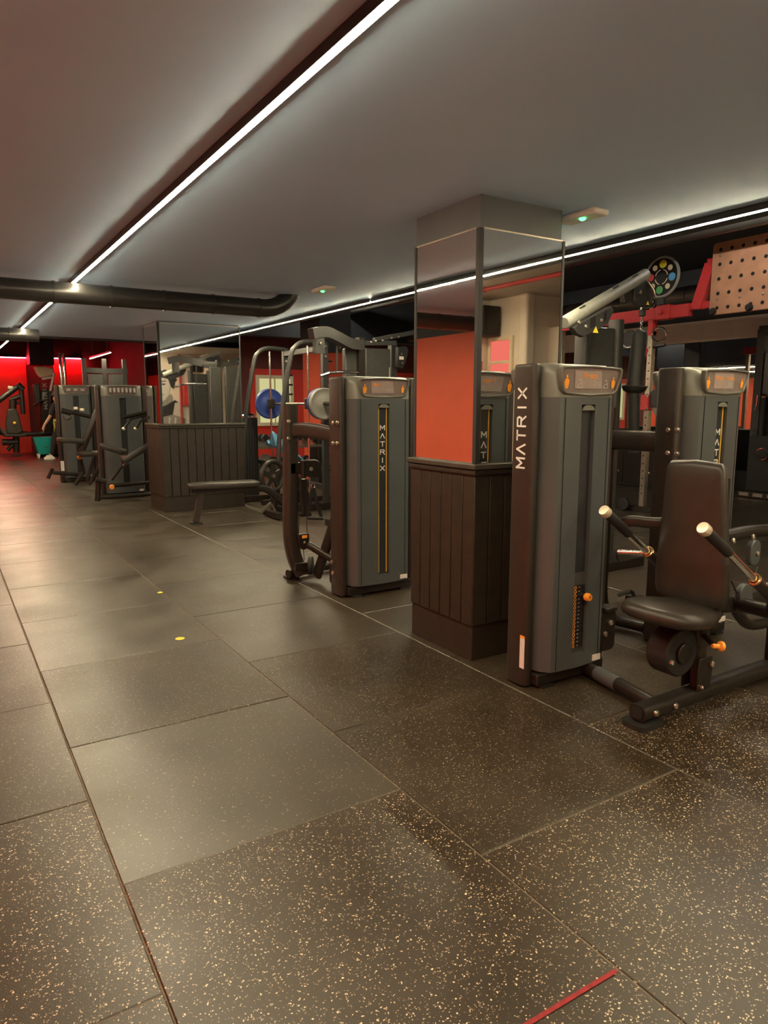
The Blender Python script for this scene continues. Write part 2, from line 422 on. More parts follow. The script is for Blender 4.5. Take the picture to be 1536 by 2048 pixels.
# far wall: red panels with a red led line along the top
for (xa, xb, yt) in ((-60, 50, 712), (105, 119, 716), (127, 163, 716), (253, 300, 717)):
    p0 = P(xa, yt, Y=YF - .03); p1 = P(xb, yt, Y=YF - .03)
    o = struct('wall_panel', (p0.x, YF - .06, 0), (p1.x, YF, p0.z), 'red_panel')
    MB().box((p0.x, YF - .22, p0.z), (p1.x, YF, p0.z + .03)).build('ledge', 'black_paint', o)  # ledge added so the red led leaves the wall above dark
    MB().box((p0.x, YF - .20, p0.z - .025), (p1.x, YF - .15, p0.z - .002)).build('led_line', 'led_red', o)
struct('trim_9', (P(58, 700, Y=22.4).x, 22.4, 2.55), (P(107, 700, Y=22.4).x, 23.3, 3.6), 'black_paint')

# ------------------------------------------------------------------ pillars
def pillar(name, x0, x1, y0, y1, zl, ztop, np_l, np_f):
    col = MB().box((x0 + .03, y0 + .03, 0), (x1 - .03, y1, CEIL + .02)).build(name, 'pillar_black', kind='structure')
    MB().box((x0 + .012, y0 + .012, 0), (x1 - .012, y1, .21)).build('skirting', 'dark_wood', col, bevel=.004)
    MB().box((x0 - .022, y0 - .022, zl - .012), (x1 + .022, y1 + .02, zl + .018)).build('ledge', 'wood_edge', col, bevel=.006)
    MB().box((x0 - .012, y0 - .012, zl - .045), (x1 + .012, y1 + .01, zl - .012)).build('moulding', 'dark_wood', col, bevel=.008)
    z0, z1 = .205, zl - .02
    step = (y1 - y0) / np_l
    for i in range(np_l):
        MB().box((x0, y0 + i * step + .003, z0), (x0 + .025, y0 + (i + 1) * step - .003, z1)).build('plank', 'dark_wood', col, bevel=.004)
    step = (x1 - x0) / np_f
    for i in range(np_f):
        MB().box((x0 + i * step + .003, y0, z0), (x0 + (i + 1) * step - .003, y0 + .025, z1)).build('plank', 'dark_wood', col, bevel=.004)
        MB().box((x0 + i * step + .003, y1 - .025, z0), (x0 + (i + 1) * step - .003, y1, z1)).build('plank', 'dark_wood', col, bevel=.004)
    zm = zl + .02
    MB().box((x0 + .018, y0 + .045, zm), (x0 + .028, y1 - .015, ztop)).build('mirror_panel', 'mirror', col)
    MB().box((x0 + .045, y0 + .018, zm), (x1 - .02, y0 + .028, ztop)).build('mirror_panel', 'mirror', col)
    MB().box((x0 + .014, y0 + .014, zm), (x0 + .044, y0 + .044, ztop + .004)).build('corner_trim', 'black_paint', col, bevel=.003)
    MB().box((x1 - .03, y0 + .014, zm), (x1 - .014, y0 + .034, ztop + .004)).build('edge_trim', 'black_paint', col)
    MB().box((x0 + .014, y1 - .02, zm), (x0 + .030, y1 - .002, ztop + .004)).build('edge_trim', 'black_paint', col)
    MB().box((x0 + .016, y0 + .045, ztop), (x0 + .03, y1 - .015, ztop + .008)).build('top_trim', 'steel', col)
    MB().box((x0 + .045, y0 + .016, ztop), (x1 - .02, y0 + .03, ztop + .008)).build('top_trim', 'steel', col)
    return col
pillar('wall_pillar', 2.404, 3.045, 2.905, 3.505, 1.087, 2.312, 6, 6)
pillar('wall_pillar', 2.455, 3.60, 9.36, 10.10, 1.15, 2.46, 7, 10)

# ------------------------------------------------------------------ lights on the ceiling
def strip(x, y0, y1, label, ceil=CEIL, z=2.437):
    t = thing('led_strip_light', label, 'ceiling light', (x, (y0 + y1) / 2, ceil), 'led strip lights')
    h = MB(); h.box((x - .016, y0, z + .012), (x + .016, y1, z + .043 if ceil > CEIL + .01 else ceil - .002)); h.box((x - .016, y0, z + .003), (x - .012, y1, z + .012)); h.box((x + .012, y0, z + .003), (x + .016, y1, z + .012)); h.build('housing', 'duct_black', t)
    MB().box((x - .0115, y0 + .002, z), (x + .0115, y1 - .002, z + .0115)).build('diffuser', 'led_white', t)
    if ceil > CEIL + .01:
        for yy in (y0 + .3, y1 - .3): MB().cyl((x, yy, z + .04), (x, yy, ceil), .002, n=6).build('wire', 'steel', t)
strip(1.068, -1.9, 12.38, 'long bright led strip running overhead along the aisle')
strip(1.068, 12.7, 20.5, 'continuation of the aisle led strip in the far red room', 3.6)
strip(3.80, 1.0, 6.25, 'led strip over the machine row, nearer of the two sections')
strip(3.80, 6.275, 12.38, 'led strip over the machine row, farther section')
strip(3.80, -1.9, .98, 'led strip behind the viewer seen in the near pillar mirror', 2.86)
strip(5.25, -1.75, -.65, 'added led strip behind the viewer that brightens the pale wall', 2.86, 2.80)  # extra strip added to light the pale walls behind the viewer
strip(3.02, 15.0, 17.2, 'short led strip hanging at the far end above the grey towers', 3.6)
for yy in (4.0, 8.0, 12.0):  # unseen tubes placed behind the fascia to light the free weights
    t = thing('fill_tube', 'unseen fill tube above the fascia over the free weights, %s' % {4.0: 'nearest', 8.0: 'middle one', 12.0: 'farthest'}[yy], 'ceiling light', (6.6 if yy < 5 else 7.0, yy, 3.75), 'unseen fill tubes over the free weights')
    x = t.location.x
    MB().box((x - .05, yy - .75, 3.50), (x + .05, yy + .75, 3.55)).build('housing', 'black_paint', t)
    MB().cyl((x, yy - .72, 3.48), (x, yy + .72, 3.48), .02).build('tube', 'tube_white', t)
    for s_ in (-.5, .5): MB().cyl((x, yy + s_, 3.55), (x, yy + s_, 3.75), .003, n=6).build('wire', 'steel', t)

# ------------------------------------------------------------------ ducts, pipes, emergency lights
def duct(name, label, pts, r, m, step=.9, cat='duct'):
    t = thing(name, label, cat, V(pts[0]))
    MB().sweep(pts, r * 2, n=18).build('pipe', m, t)
    L = 0
    for i in range(len(pts) - 1):
        A, B = V(pts[i]), V(pts[i + 1]); d = (B - A).length
        while L < d:
            p = A + (B - A).normalized() * L
            MB().cyl(p - (B - A).normalized() * .008, p + (B - A).normalized() * .008, r + .006, n=18).build('seam_ring', m, t); L += step
        L -= d
    return t
dz = 2.34
duct('ventilation_duct', 'black round duct crossing the ceiling under the long led strip', [(XL, 6.55, dz), (2.75, 6.55, dz)] + [tuple(p) for p in arc((2.75, 6.55, dz + .35), (1, 0, 0), (0, 0, 1), .35, -85, -18, 6)], .085, 'duct_black', .45)
duct('ventilation_duct', 'second black duct crossing the ceiling far down the aisle', [(XL, 10.75, dz), (1.25, 10.75, dz)], .085, 'duct_black', .45)
duct('ventilation_duct', 'pale metal duct running high behind the racks', [(9.0, 3.0, 2.92), (9.0, 13.9, 2.92)], .13, 'duct', 1.1)
duct('ventilation_duct', 'thinner metal duct below the high black ceiling on the right', [(7.4, 2.0, 3.35), (7.4, 13.9, 3.35)], .09, 'duct', 1.3)
duct('sprinkler_pipe', 'thin red sprinkler pipe seen in the near pillar mirror', [(4.5, -1.9, 2.5), (4.5, 1.6, 2.5), (4.5, 1.75, 2.62), (4.5, 1.8, 2.9)], .02, 'pipe_red', 1.2, 'pipe')
duct('sprinkler_pipe', 'red pipe running down the back wall, reflected in the far pillar', [(6.05, YB + .06, 2.84), (6.05, YB + .06, .2)], .03, 'pipe_red', .8, 'pipe')
for px, py, lab in ((1165, 426, 'white emergency light with a green lamp above the near pillar'), (647, 575, 'small emergency light with a green lamp beside the duct elbow')):
    p = P(px, py, Z=CEIL)
    t = thing('emergency_light', lab, 'emergency light', (p.x, p.y, CEIL))
    MB().box((p.x - .06, p.y - .14, CEIL - .035), (p.x + .06, p.y + .14, CEIL)).build('body', 'white_plastic', t, bevel=.012)
    MB().lathe((p.x - .02, p.y - .02, CEIL - .035), (0, 0, -1), [(.018, 0), (.018, .006), (.009, .012)], 12).build('lamp', 'led_green', t)

# floor marks
for i, (px, py, lab) in enumerate(((360, 1277, 'round yellow sticker on the floor tile, nearer of the two'), (320, 1185, 'round yellow sticker on the floor tile, farther of the two'))):
    p = P(px, py, Z=.001)
    tag(MB().lathe((p.x, p.y, .0005), (0, 0, 1), [(.028 - .008 * i, 0), (.028 - .008 * i, .0012), (.02 - .008 * i, .0016)], 20).build('floor_sticker', 'yellow'), lab, 'sticker')
p = P(1232, 1942, Z=0); q = P(1045, 2055, Z=0)
tag(MB().bar((p.x, p.y, .0016), (q.x, q.y, .0016), .012, .001).build('floor_tape', 'dark_red'), 'dark red line of tape across the nearest floor tile', 'tape')
# ================================================================== WEIGHT STACK TOWERS
class Fr:
    """local frame: x across, y out of the front, z up"""
    def __init__(s, o, ang): s.o = V(o); a = math.radians(ang); s.x = V((math.cos(a), math.sin(a), 0)); s.y = V((-math.sin(a), math.cos(a), 0)); s.z = V((0, 0, 1))
    def __call__(s, x, y, z): return s.o + s.x * x + s.y * y + s.z * z
def plan(w, d, notch=None):
    """half plan of a cover from -w to w, bulging to depth d"""
    p = [(-w, 0), (-w, d * .35), (-w + .018, d * .68), (-w + .05, d * .9), (-w + .085, d * .95)]
    p += [(-notch[0], d * .985), (-notch[0], d * .985 - notch[1]), (notch[0], d * .985 - notch[1]), (notch[0], d * .985)] if notch else [(-.03, d * 1.0), (-.01, d), (.01, d), (.03, d * 1.0)]
    p += [(w - .085, d * .95), (w - .05, d * .9), (w - .018, d * .68), (w, d * .35), (w, 0)]
    return p
BEZ = [(x * 1.07, y * 1.06) for x, y in [(-.185, .0), (-.172, .006), (.0, .012), (.172, .006), (.185, .0), (.184, -.03), (.165, -.085), (.145, -.098), (0, -.107), (-.145, -.098), (-.165, -.085), (-.184, -.03)]]
def figure(parent, F, x, z, y, s, m):
    """little training figure printed on a placard"""
    b = MB()
    o = F(x, y, z)
    b.prism([(-.006, 0), (.006, 0), (.010, .012), (.011, .024), (.005, .031), (-.005, .031), (-.010, .024), (-.009, .012)], o, F.x * s, F.z * s, .0008)
    b.prism([(.004 * math.cos(k * math.pi / 4), .037 + .005 * math.sin(k * math.pi / 4)) for k in range(8)], o, F.x * s, F.z * s, .0008)
    return b.build('figure', m, parent)
def machine_icon(parent, F, x, z, y, s):
    b = MB()
    for p, q in (((-.012, 0), (.012, 0)), ((-.012, 0), (-.002, .014)), ((.012, 0), (.006, .022)), ((-.002, .014), (.008, .012)), ((-.006, .024), (.004, .026))):
        b.bar(F(x + p[0] * s, y, z + p[1] * s), F(x + q[0] * s, y, z + q[1] * s), .0035 * s, .001, F.y)
    return b.build('icon', 'grey_print', parent)
def cover(root, F, w, h, d, style, words, lod=0, pl='placard'):
    """one side of a tower: shroud with slot, cap, bezel and placard"""
    zt = h - .195
    b = MB(); sl = (.047, .026)
    def ring(pl_, z, k=1.0, dy=0): return [F(x * k, y + dy, z) for x, y in pl_]
    b.loft([ring(plan(w, d), .085), ring(plan(w, d), .155)])
    b.loft([ring(plan(w, d, sl), .155), ring(plan(w, d, sl), zt)])
    b.loft([ring(plan(w, d), zt), ring(plan(w, d), zt + .035)])
    part = 'front_cover' if style == 'stack' else 'back_cover'
    c = b.build(part, 'shroud', root, smooth=30)
    if lod < 2:
        b = MB()
        for sx in (-1, 1): b.bar(F(sx * (w - .078), d * .953, .09), F(sx * (w - .078), d * .953, zt + .03), .003, .003, F.y)
        b.build('seam_line', 'slot_dark', c)
        # arch over the slot
        b = MB(); b.prism([(-.043, 0), (.043, 0), (.043, .004), (.032, .018), (.012, .025), (-.012, .025), (-.032, .018), (-.043, .004)], F(.0, d * .985 + .002, zt - .028), F.x * -1, F.z, -.006)
        b.build('slot_arch', 'shroud_cap', c)
    # cap with a sloping, rounded crown
    b = MB(); pr = plan(w, d)
    def capring(z, sy, sx): return [F(x * sx, y * sy, z) for x, y in pr]
    b.loft([capring(zt + .035, 1.0, 1), capring(h - .05, .93, 1), capring(h - .02, .86, .985), capring(h - .004, .70, .955), capring(h, .45, .90)])
    cap = b.build('top_cap', 'shroud_cap', root, smooth=50)
    # bezel and placard lean with the cap
    tilt = (d * .07) / .11
    class T: pass
    o = F(0, d * .945 + .010, h - .030); az = (F.z + F.y * tilt).normalized()
    zz = az * -1
    bz = MB(); bz.ringp([(x * 1.08, y * 1.16 + .008) for x, y in BEZ], BEZ, o - F.y * .012, F.x * -1, az, .030)
    bz = bz.build('bezel', 'bezel', root, bevel=.004)
    pb = MB(); pb.prism([(x * .998, y) for x, y in BEZ], o - F.y * .012, F.x * -1, az, .018)
    pla = pb.build('placard', pl, root)
    F2 = Fr((0, 0, 0), 0); nrm = (F.y - F.z * tilt).normalized(); F2.o = o + nrm * .0075; F2.x = F.x * -1 if False else F.x; F2.y = nrm; F2.z = az
    # text is read from the front: its x axis is the viewer's right = -F.x when looking against F.y
    R = F.x * -1
    G = Fr((0, 0, 0), 0); G.o = F2.o; G.x = R; G.y = nrm; G.z = az
    if lod < 2:
        pp = MB(); pp.prism([(-.105, -.09), (.085, -.09), (.07, -.004), (-.115, -.004)], G(0, 0, 0), G.x, G.z, .001); pp.build('print_field', 'placard_light' if pl == 'placard' else 'placard', pla)
    if words:
        text(pla, words[0], G(-.01 if len(words) < 3 else words[2], .002, -.038), G.x, G.z, words[1], 'orange')
        figure(pla, G, -.165, -.09, .002, 1.55, 'orange'); figure(pla, G, .158, -.085, .002, 1.3, 'orange')
        if style == 'stack':
            machine_icon(pla, G, -.075, -.085, .002, 1.5); machine_icon(pla, G, .105, -.085, .002, 1.4)
        bb = MB()
        for k in range(3): bb.bar(G(.02, .002, -.06 - .01 * k), G(.075, .002, -.06 - .01 * k), .003, .001, G.y)
        bb.build('small_print', 'grey_print', pla)
    yb = d * .985 - sl[1]
    if style == 'logo':
        b = MB(); b.obox(F(0, yb + .002, (zt + .155) / 2), F.x * .045, F.y * .002, F.z * (zt - .16) / 2)
        st = b.build('logo_strip', 'slot_dark', root)
        for sx in (-1, 1):
            MB().obox(F(sx * .034, yb + .006, (zt + .155) / 2), F.x * .0035, F.y * .002, F.z * (zt - .18) / 2).build('yellow_line', 'yellow_line', st)
        letters(st, 'MATRIX', G_at(F, .018, yb + .006, zt - .19), F.x * -1, F.z, F.z * -.0595, .036, .033, .0062)
        MB().obox(F(-w + .09, d * .95 + .004, .115), F.x * .032, F.y * .002, F.z * .016).build('maker_label', 'label_white', root)
    else:
        b = MB(); b.obox(F(0, yb + .002, (zt + .58) / 2), F.x * .046, F.y * .002, F.z * (zt - .58) / 2)
        b.build('slot_shield', 'slot_dark', root)
        n = 16
        for k in range(n):
            z = .195 + k * .0205
            pz = MB(); pz.obox(F(0, yb - .004 + .008, z), F.x * .046, F.y * .008, F.z * .0090)
            pt = pz.build('weight_plate', 'rubber_black', root)
            if lod == 0:
                MB().torus(F(.024, yb + .013, z), F.y, .0075, .0018, 12, 6).build('number_ring', 'orange', pt)
                MB().obox(F(-.004, yb + .0135, z), F.x * .005, F.y * .001, F.z * .0016).build('number', 'grey_print', pt)
        if lod < 2:
            z = .195 + 13 * .0205
            kb = MB(); kb.cyl(F(-.012, yb + .0, z), F(-.012, yb + .045, z), .012, n=12); kb.build('selector_pin', 'rubber_black', root)
            MB().lathe(F(-.012, yb + .045, z), F.y, [(.012, 0), (.020, .008), (.021, .022), (.016, .034), (.008, .034), (.006, .024)], 16).build('selector_knob', 'orange', root)
        MB().obox(F(-w + .09, d * .95 + .004, .110), F.x * .030, F.y * .002, F.z * .016).build('maker_label', 'label_white', root)
def G_at(F, x, y, z): return F(x, y, z)
def tower(root, F, w=.60, h=1.615, d=.155, front=None, back=None, lod=0, pd=.16, post_letters=0, logo_both=False):
    """weight stack tower: two posts, covers on both sides, base"""
    cw = w / 2 - .062
    for sx in (-1, 1):
        b = MB(); x = sx * (w / 2 - .030)
        rings = []
        sec = rrect(.060, pd, .024, 4)
        for z, k in ((.012, .97), (.03, 1), (h - .02, 1), (h - .008, .97), (h - .004, .85)):
            rings.append([F(x + px * k, py * k, z) for px, py in sec])
        b.loft(rings); po = b.build('side_post', 'frame_brown', root)
        if post_letters == sx:
            # word reads upward on the outer face
            letters(po, 'MATRIX', F(sx * (w / 2 + .0012), .028 * sx, h - .50), F.z, F.y * -sx, F.z * .067, .046, .055, .009)
            MB().obox(F(sx * (w / 2 + .001), .052, .19), F.x * .001, F.y * .016, F.z * .085).build('warning_label', 'label_white', po)
            MB().obox(F(sx * (w / 2 + .0015), .052, .268), F.x * .001, F.y * .016, F.z * .007).build('warning_band', 'orange', po)
    MB().obox(F(0, 0, .045), F.x * (w / 2 - .05), F.y * (d * .72), F.z * .03).build('base_frame', 'frame', root, bevel=.006)
    for sx in (-1, 1):
        for sy in (-1, 1): MB().obox(F(sx * (w / 2 - .12), sy * d * .6, .008), F.x * .04, F.y * .03, F.z * .008).build('foot', 'rubber_black', root)
    MB().obox(F(0, 0, h / 2 + .02), F.x * (cw - .004), F.y * .02, F.z * (h / 2 - .07)).build('inner_panel', 'frame', root)
    if front: cover(root, F, cw, h, d, 'stack' if not logo_both else 'logo', front, lod)
    if back:
        B = Fr(F.o, 0); B.x = F.x * -1; B.y = F.y * -1
        cover(root, B, cw, h, d, 'logo', back, lod)

# ================================================================== SEATED TRICEPS MACHINE (nearest)
tri = thing('triceps_machine', 'nearest machine, black seat and chrome dip handles beside a tower marked Triceps', 'gym machine', (2.7, 2.2, 0))
FT = Fr((2.685, 2.545, 0), 180)          # front looks to -Y
tower(tri, FT, w=.585, front=('Triceps', .034), back=('Triceps', .034), post_letters=1, pd=.145)
SY = 1.90
b = MB(); b.sweep([(2.53, SY, .062), (3.80, SY, .062)], .085, .072, sec='oval'); b.build('main_beam', 'frame', tri)
b = MB(); b.sweep([(2.522, SY, .062), (2.531, SY, .062)], .060, .048, sec='oval'); b.build('beam_opening', 'hole_black', tri)
b = MB(); b.prism(rrect(.16, .13, .03), (2.57, SY, .0), (1, 0, 0), (0, 1, 0), .022); b.build('foot_plate', 'rubber_black', tri)
b = MB(); b.prism(rrect(.16, .13, .03), (3.70, SY, .0), (1, 0, 0), (0, 1, 0), .022); b.build('foot_plate', 'rubber_black', tri)
for x in (2.60, 2.74): bolt(tri, (x, SY - .044, .062), (0, -1, 0), .016)
b = MB(); b.sweep([(2.80, 2.47, .05), (2.70, 1.94, .05)], .066, sec='round', n=14); b.build('link_tube', 'frame', tri)
b = MB(); b.sweep([(2.775, 2.335, .05), (2.745, 2.18, .05)], .076, sec='round', n=14); b.build('tube_sleeve', 'shroud', tri)
bolt(tri, (2.50, 2.47, .05), (0, -1, 0), .015)
# pulley guard beside the tower foot
b = MB(); b.prism(rrect(.115, .235, .035), (2.955, 2.43, .225), (1, 0, 0), (0, 0, 1), -.05); g = b.build('pulley_guard', 'frame', tri, bevel=.006)
b = MB(); b.box((2.90, 2.40, .335), (2.985, 2.48, .355)); b.build('guard_bracket', 'frame', tri, bevel=.004)
bolt(tri, (2.970, 2.43, .262), (0, -1, 0), .016); bolt(tri, (2.930, 2.43, .205), (0, -1, 0), .016)
# seat post, adjusting sleeve, gas spring cover
b = MB(); b.prism([(-.055, 0), (.045, 0), (.055, .10), (.05, .16), (-.05, .16), (-.06, .10)], (2.955, SY - .036, .09), (1, 0, 0), (0, 0, 1), .008); b.build('post_bracket', 'frame', tri, bevel=.004)
b = MB(); b.prism([(-.055, 0), (.045, 0), (.055, .10), (.05, .16), (-.05, .16), (-.06, .10)], (2.955, SY + .046, .09), (1, 0, 0), (0, 0, 1), .008); b.build('post_bracket', 'frame', tri, bevel=.004)
b = MB(); b.sweep([(2.97, SY, .08), (2.93, SY, .47)], .075, .060, upv=(0, 1, 0), sec='oval'); b.build('seat_post', 'frame_brown', tri)
b = MB(); b.sweep([(2.945, SY - .0, .30), (2.928, SY, .44)], .098, .082, upv=(0, 1, 0), sec='oval'); b.build('seat_sleeve', 'frame', tri)
b = MB(); b.cyl((2.79, SY + .085, .30), (2.79, SY - .03, .30), .115, n=24); b.build('cam_wheel', 'rubber_black', tri, bevel=.01)
b = MB(); b.cyl((2.79, SY - .03, .30), (2.79, SY - .045, .30), .05, n=20); b.build('cam_hub', 'frame', tri, bevel=.004)
bolt(tri, (2.71, SY - .03, .27), (0, -1, 0), .014)
bolt(tri, (2.995, SY - .046, .21), (0, -1, 0), .016); bolt(tri, (2.925, SY - .046, .11), (0, -1, 0), .010)
pk = P(1442, 1296, Y=1.72)
b = MB(); b.cyl((2.94, SY - .03, .36), (pk.x - .02, pk.y + .015, pk.z + .008), .014, n=10); b.build('adjust_lever', 'frame', tri)
b = MB(); b.lathe((pk.x - .035, pk.y + .02, pk.z + .010), (.9, -.35, -.1), [(.009, 0), (.012, .012), (.010, .02), (.012, .03), (.022, .038), (.023, .05), (.016, .056), (.012, .05)], 16); b.build('adjust_knob', 'orange', tri)
# seat pad: user faces the aisle (-X)
seat = [(-.235, -.10), (-.245, 0), (-.235, .10), (-.20, .165), (-.12, .205), (-.02, .205), (.08, .165), (.17, .125), (.22, .085), (.235, 0), (.22, -.085), (.17, -.125), (.08, -.165), (-.02, -.205), (-.12, -.205), (-.20, -.165)]
sax = V((1, 0, -.09)).normalized()
b = MB(); b.pad([(x * .95, y * .95) for x, y in seat], (2.765, SY, .455), sax, (0, 1, 0), .072, .03, .014); b.build('seat', 'leather', tri, smooth=60)
b = MB(); b.obox((2.82, SY, .44), (.13, 0, -.02), (0, .10, 0), (.001, 0, .012)); b.build('seat_plate', 'frame', tri)
# backrest leaning slightly away
bk = [(-.19, .02), (-.175, -.025), (-.10, -.045), (0, -.05), (.10, -.045), (.175, -.025), (.19, .02), (.192, .10), (.180, .25), (.158, .48), (.146, .60), (.13, .622), (0, .632), (-.13, .622), (-.146, .60), (-.158, .48), (-.180, .25), (-.192, .10)]
bup = V((-.03, 0, 1)).normalized()
b = MB(); b.pad(bk, (2.905, SY + .01, .545), (0, -.95, 0), bup, .055, .022, .010)
b.build('backrest', 'leather', tri, smooth=60)
b = MB(); b.sweep([(2.95, SY, .48), (2.94, SY, .95)], .06, .05, upv=(0, 1, 0), sec='oval'); b.build('backrest_support', 'frame', tri)
b = MB(); b.obox((2.915, SY, .82), V((-.008, 0, .28)), (0, .12, 0), (.008, 0, 0)); b.build('backrest_plate', 'frame', tri)
# frame behind the seat
b = MB(); b.sweep(smooth_path([(3.0, SY, .50), (3.2, SY, .46), (3.55, SY, .455), (3.75, SY, .455)], 4), .06, .08, sec='oval'); b.build('pivot_beam', 'frame', tri)
b = MB(); b.sweep([(3.62, SY, .09), (3.62, SY, .60)], .09, .07, upv=(0, 1, 0), sec='oval'); b.build('rear_upright', 'frame', tri)
b = MB(); b.sweep(smooth_path([(3.22, SY, .44), (3.36, SY, .33), (3.60, SY, .31)], 5), .055, sec='round'); b.build('stay', 'frame', tri)
# two press arms: far and near
for k, (yy, c0, c1, c2) in enumerate(((2.17, (1207, 1020), (1257, 1067), (1297, 1105)), (1.65, (1405, 1055), (1457, 1105), (1510, 1160)))):
    a0, a1, a2 = [P(*c, Y=yy) for c in (c0, c1, c2)]
    d = (a2 - a0).normalized()
    arm = MB(); arm.cyl(a1, a2, .0165, n=14); arm = arm.build('handle_tube', 'chrome', tri)
    MB().cyl(a0 + d * .03, a1, .023, n=14).build('grip', 'grip', arm)
    MB().lathe(a0 + d * .035, d * -1, [(.0235, 0), (.0265, .004), (.0265, .03), (.024, .036), (.0, .037)], 16).build('end_cap', 'cream_steel', arm)
    MB().torus(a2 - d * .006, d, .024, .007, 18, 8).build('collar_ring', 'copper_ring', arm)
    MB().lathe(a1 - d * .002, d, [(.020, 0), (.020, .012), (.0165, .014)], 14).build('grip_ring', 'chrome', arm)
    b = MB(); b.sweep([a2 - d * .004, a2 + d * .20, V((3.20, yy + (.06 if k else -.06), .47))], .052, n=14); b.build('press_arm', 'frame', tri)
    bolt(tri, a2 + d * .06 + V((0, -.026, .01)), (0, -1, .2), .010)
b = MB(); b.cyl((3.20, 1.70, .47), (3.20, 2.12, .47), .035, n=14); b.build('pivot_shaft', 'frame', tri)
# chrome return bar and curved guard behind the far handle
a2 = P(1296, 1106, Y=2.17); b = MB(); b.cyl(P(1236, 1104, Y=2.30), a2, .012, n=12); b.build('return_bar', 'chrome', tri)
b = MB(); b.prism(rrect(.10, .05, .022), P(1245, 1112, Y=2.33), (1, 0, 0), (0, .3, 1), .012); b.build('bar_stop', 'frame', tri)
b = MB(); b.sweep(smooth_path([P(1243, 1052, Y=2.30), P(1262, 1042, Y=2.25), P(1310, 1046, Y=2.15), (3.02, 2.02, .86)], 5), .045, .055, sec='oval'); b.build('guard_rail', 'frame', tri)
# upper arm with pulleys on the right
b = MB(); b.sweep(smooth_path([P(1449, 1073, Y=1.98), P(1500, 1063, Y=1.95), P(1560, 1060, Y=1.92)], 5), .06, .058, sec='oval'); b.build('cable_arm', 'frame', tri)
for px, py in ((1466, 1082), (1505, 1074)): bolt(tri, P(px, py, Y=1.925), (0, -1, .1), .015)
def stadium(w, h): return rrect(w, h, w * .48, 5)
b = MB(); c_ = P(1512, 1106, Y=1.90); b.prism(stadium(.085, .13), c_, (1, 0, 0), (0, 0, 1), -.03); pu = b.build('upper_pulley', 'shroud', tri, bevel=.005); bolt(tri, c_ + V((.01, 0, -.005)), (0, -1, 0), .013)
b = MB(); c_ = P(1494, 1200, Y=1.84); b.prism(stadium(.10, .16), c_, V((1, 0, .25)).normalized(), V((-.25, 0, 1)).normalized(), -.03); b.build('lower_pulley', 'shroud', tri, bevel=.005); bolt(tri, c_ + V((.01, 0, -.005)), (0, -1, 0), .013)
b = MB(); b.cyl(P(1515, 1134, Y=1.91), P(1505, 1172, Y=1.86), .004, n=6); b.cyl(P(1462, 1160, Y=1.86), P(1475, 1190, Y=1.86), .004, n=6); b.build('cable', 'rubber_black', tri)
# ================================================================== REAR DELT MACHINE (middle)
rear = thing('rear_delt_machine', 'weight machine left of the near pillar with a curved black upright and striped grey tower', 'gym machine', (2.7, 4.8, 0))
FR = Fr((2.755, 4.525, 0), 0)
tower(rear, FR, w=.665, h=1.62, front=('Rear', .034), back=('Rear', .034, -.06), pd=.165, lod=1)
b = MB(); b.sweep(smooth_path([P(580, 810, Y=5.1), P(581, 950, Y=5.1), P(581, 1060, Y=5.1), P(588, 1112, Y=5.1), P(603, 1146, Y=5.1)], 6), .115, .10, upv=(0, 1, 0), sec='oval'); b.build('upright', 'frame_brown', rear)
b = MB(); b.sweep(smooth_path([P(588, 861, Y=5.06), P(610, 860, Y=4.95), P(645, 865, Y=4.75), P(678, 873, Y=4.60)], 5), .055, .115, sec='oval'); b.build('curved_brace', 'frame_brown', rear)
b = MB(); b.cyl(P(576, 1148, Z=.05), P(672, 1128, Z=.05), .036, n=14); b.build('floor_tube', 'frame', rear)
b = MB(); b.prism(rrect(.12, .09, .02), P(583, 1155, Z=0), (1, 0, 0), (0, 1, 0), .018); b.build('foot_plate', 'rubber_black', rear)
b = MB(); b.sweep([P(634, 1150, Y=4.98), P(672, 1035, Y=4.72)], .10, .05, upv=(1, 0, 0), sec='oval'); b.build('slanted_strut', 'frame', rear)
b = MB(); b.cyl(P(618, 1090, Y=5.0), P(672, 1122, Y=4.75), .032, n=12); b.build('cross_tube', 'frame', rear)
b = MB(); b.obox(P(596, 936, Y=5.08), (.08, 0, 0), (0, .03, 0), (0, 0, .045)); b.build('pulley_arm', 'frame', rear, bevel=.006)
pc = P(622, 938, Y=5.0)
b = MB(); b.prism([(-.075, .07), (.05, .072), (.085, .05), (.098, 0), (.085, -.05), (.05, -.075), (-.03, -.06), (-.075, -.05)], pc, (1, 0, 0), (0, 0, 1), -.05); b.build('pulley_housing', 'frame', rear, bevel=.006)
bolt(rear, pc + V((.0, -.002, 0)), (0, -1, 0), .017)
b = MB(); b.cyl(pc + V((-.07, -.005, .062)), pc + V((-.07, -.005, -.062)), .012, n=10); b.build('hinge_pin', 'frame', rear)
lp = P(608, 1082, Y=5.02)
b = MB(); b.prism([(-.048, .055), (.048, .06), (.05, 0), (.03, -.06), (0, -.075), (-.03, -.06), (-.05, 0)], lp, (1, 0, 0), (0, 0, 1), -.035); b.build('lower_pulley', 'frame', rear, bevel=.005)
bolt(rear, lp + V((.005, 0, -.012)), (0, -1, 0), .012)
MB().obox(lp + V((.005, -.002, .035)), (.022, 0, 0), (0, .001, 0), (0, 0, .012)).build('warning_label', 'orange', rear)
b = MB(); b.cyl(P(602, 955, Y=5.0), lp + V((-.038, .02, .05)), .003, n=6); b.cyl(P(612, 955, Y=5.0), lp + V((.038, .02, .05)), .003, n=6); b.cyl(lp + V((0, .02, -.06)), P(609, 1120, Y=5.02), .003, n=6); b.build('cable', 'rubber_black', rear)
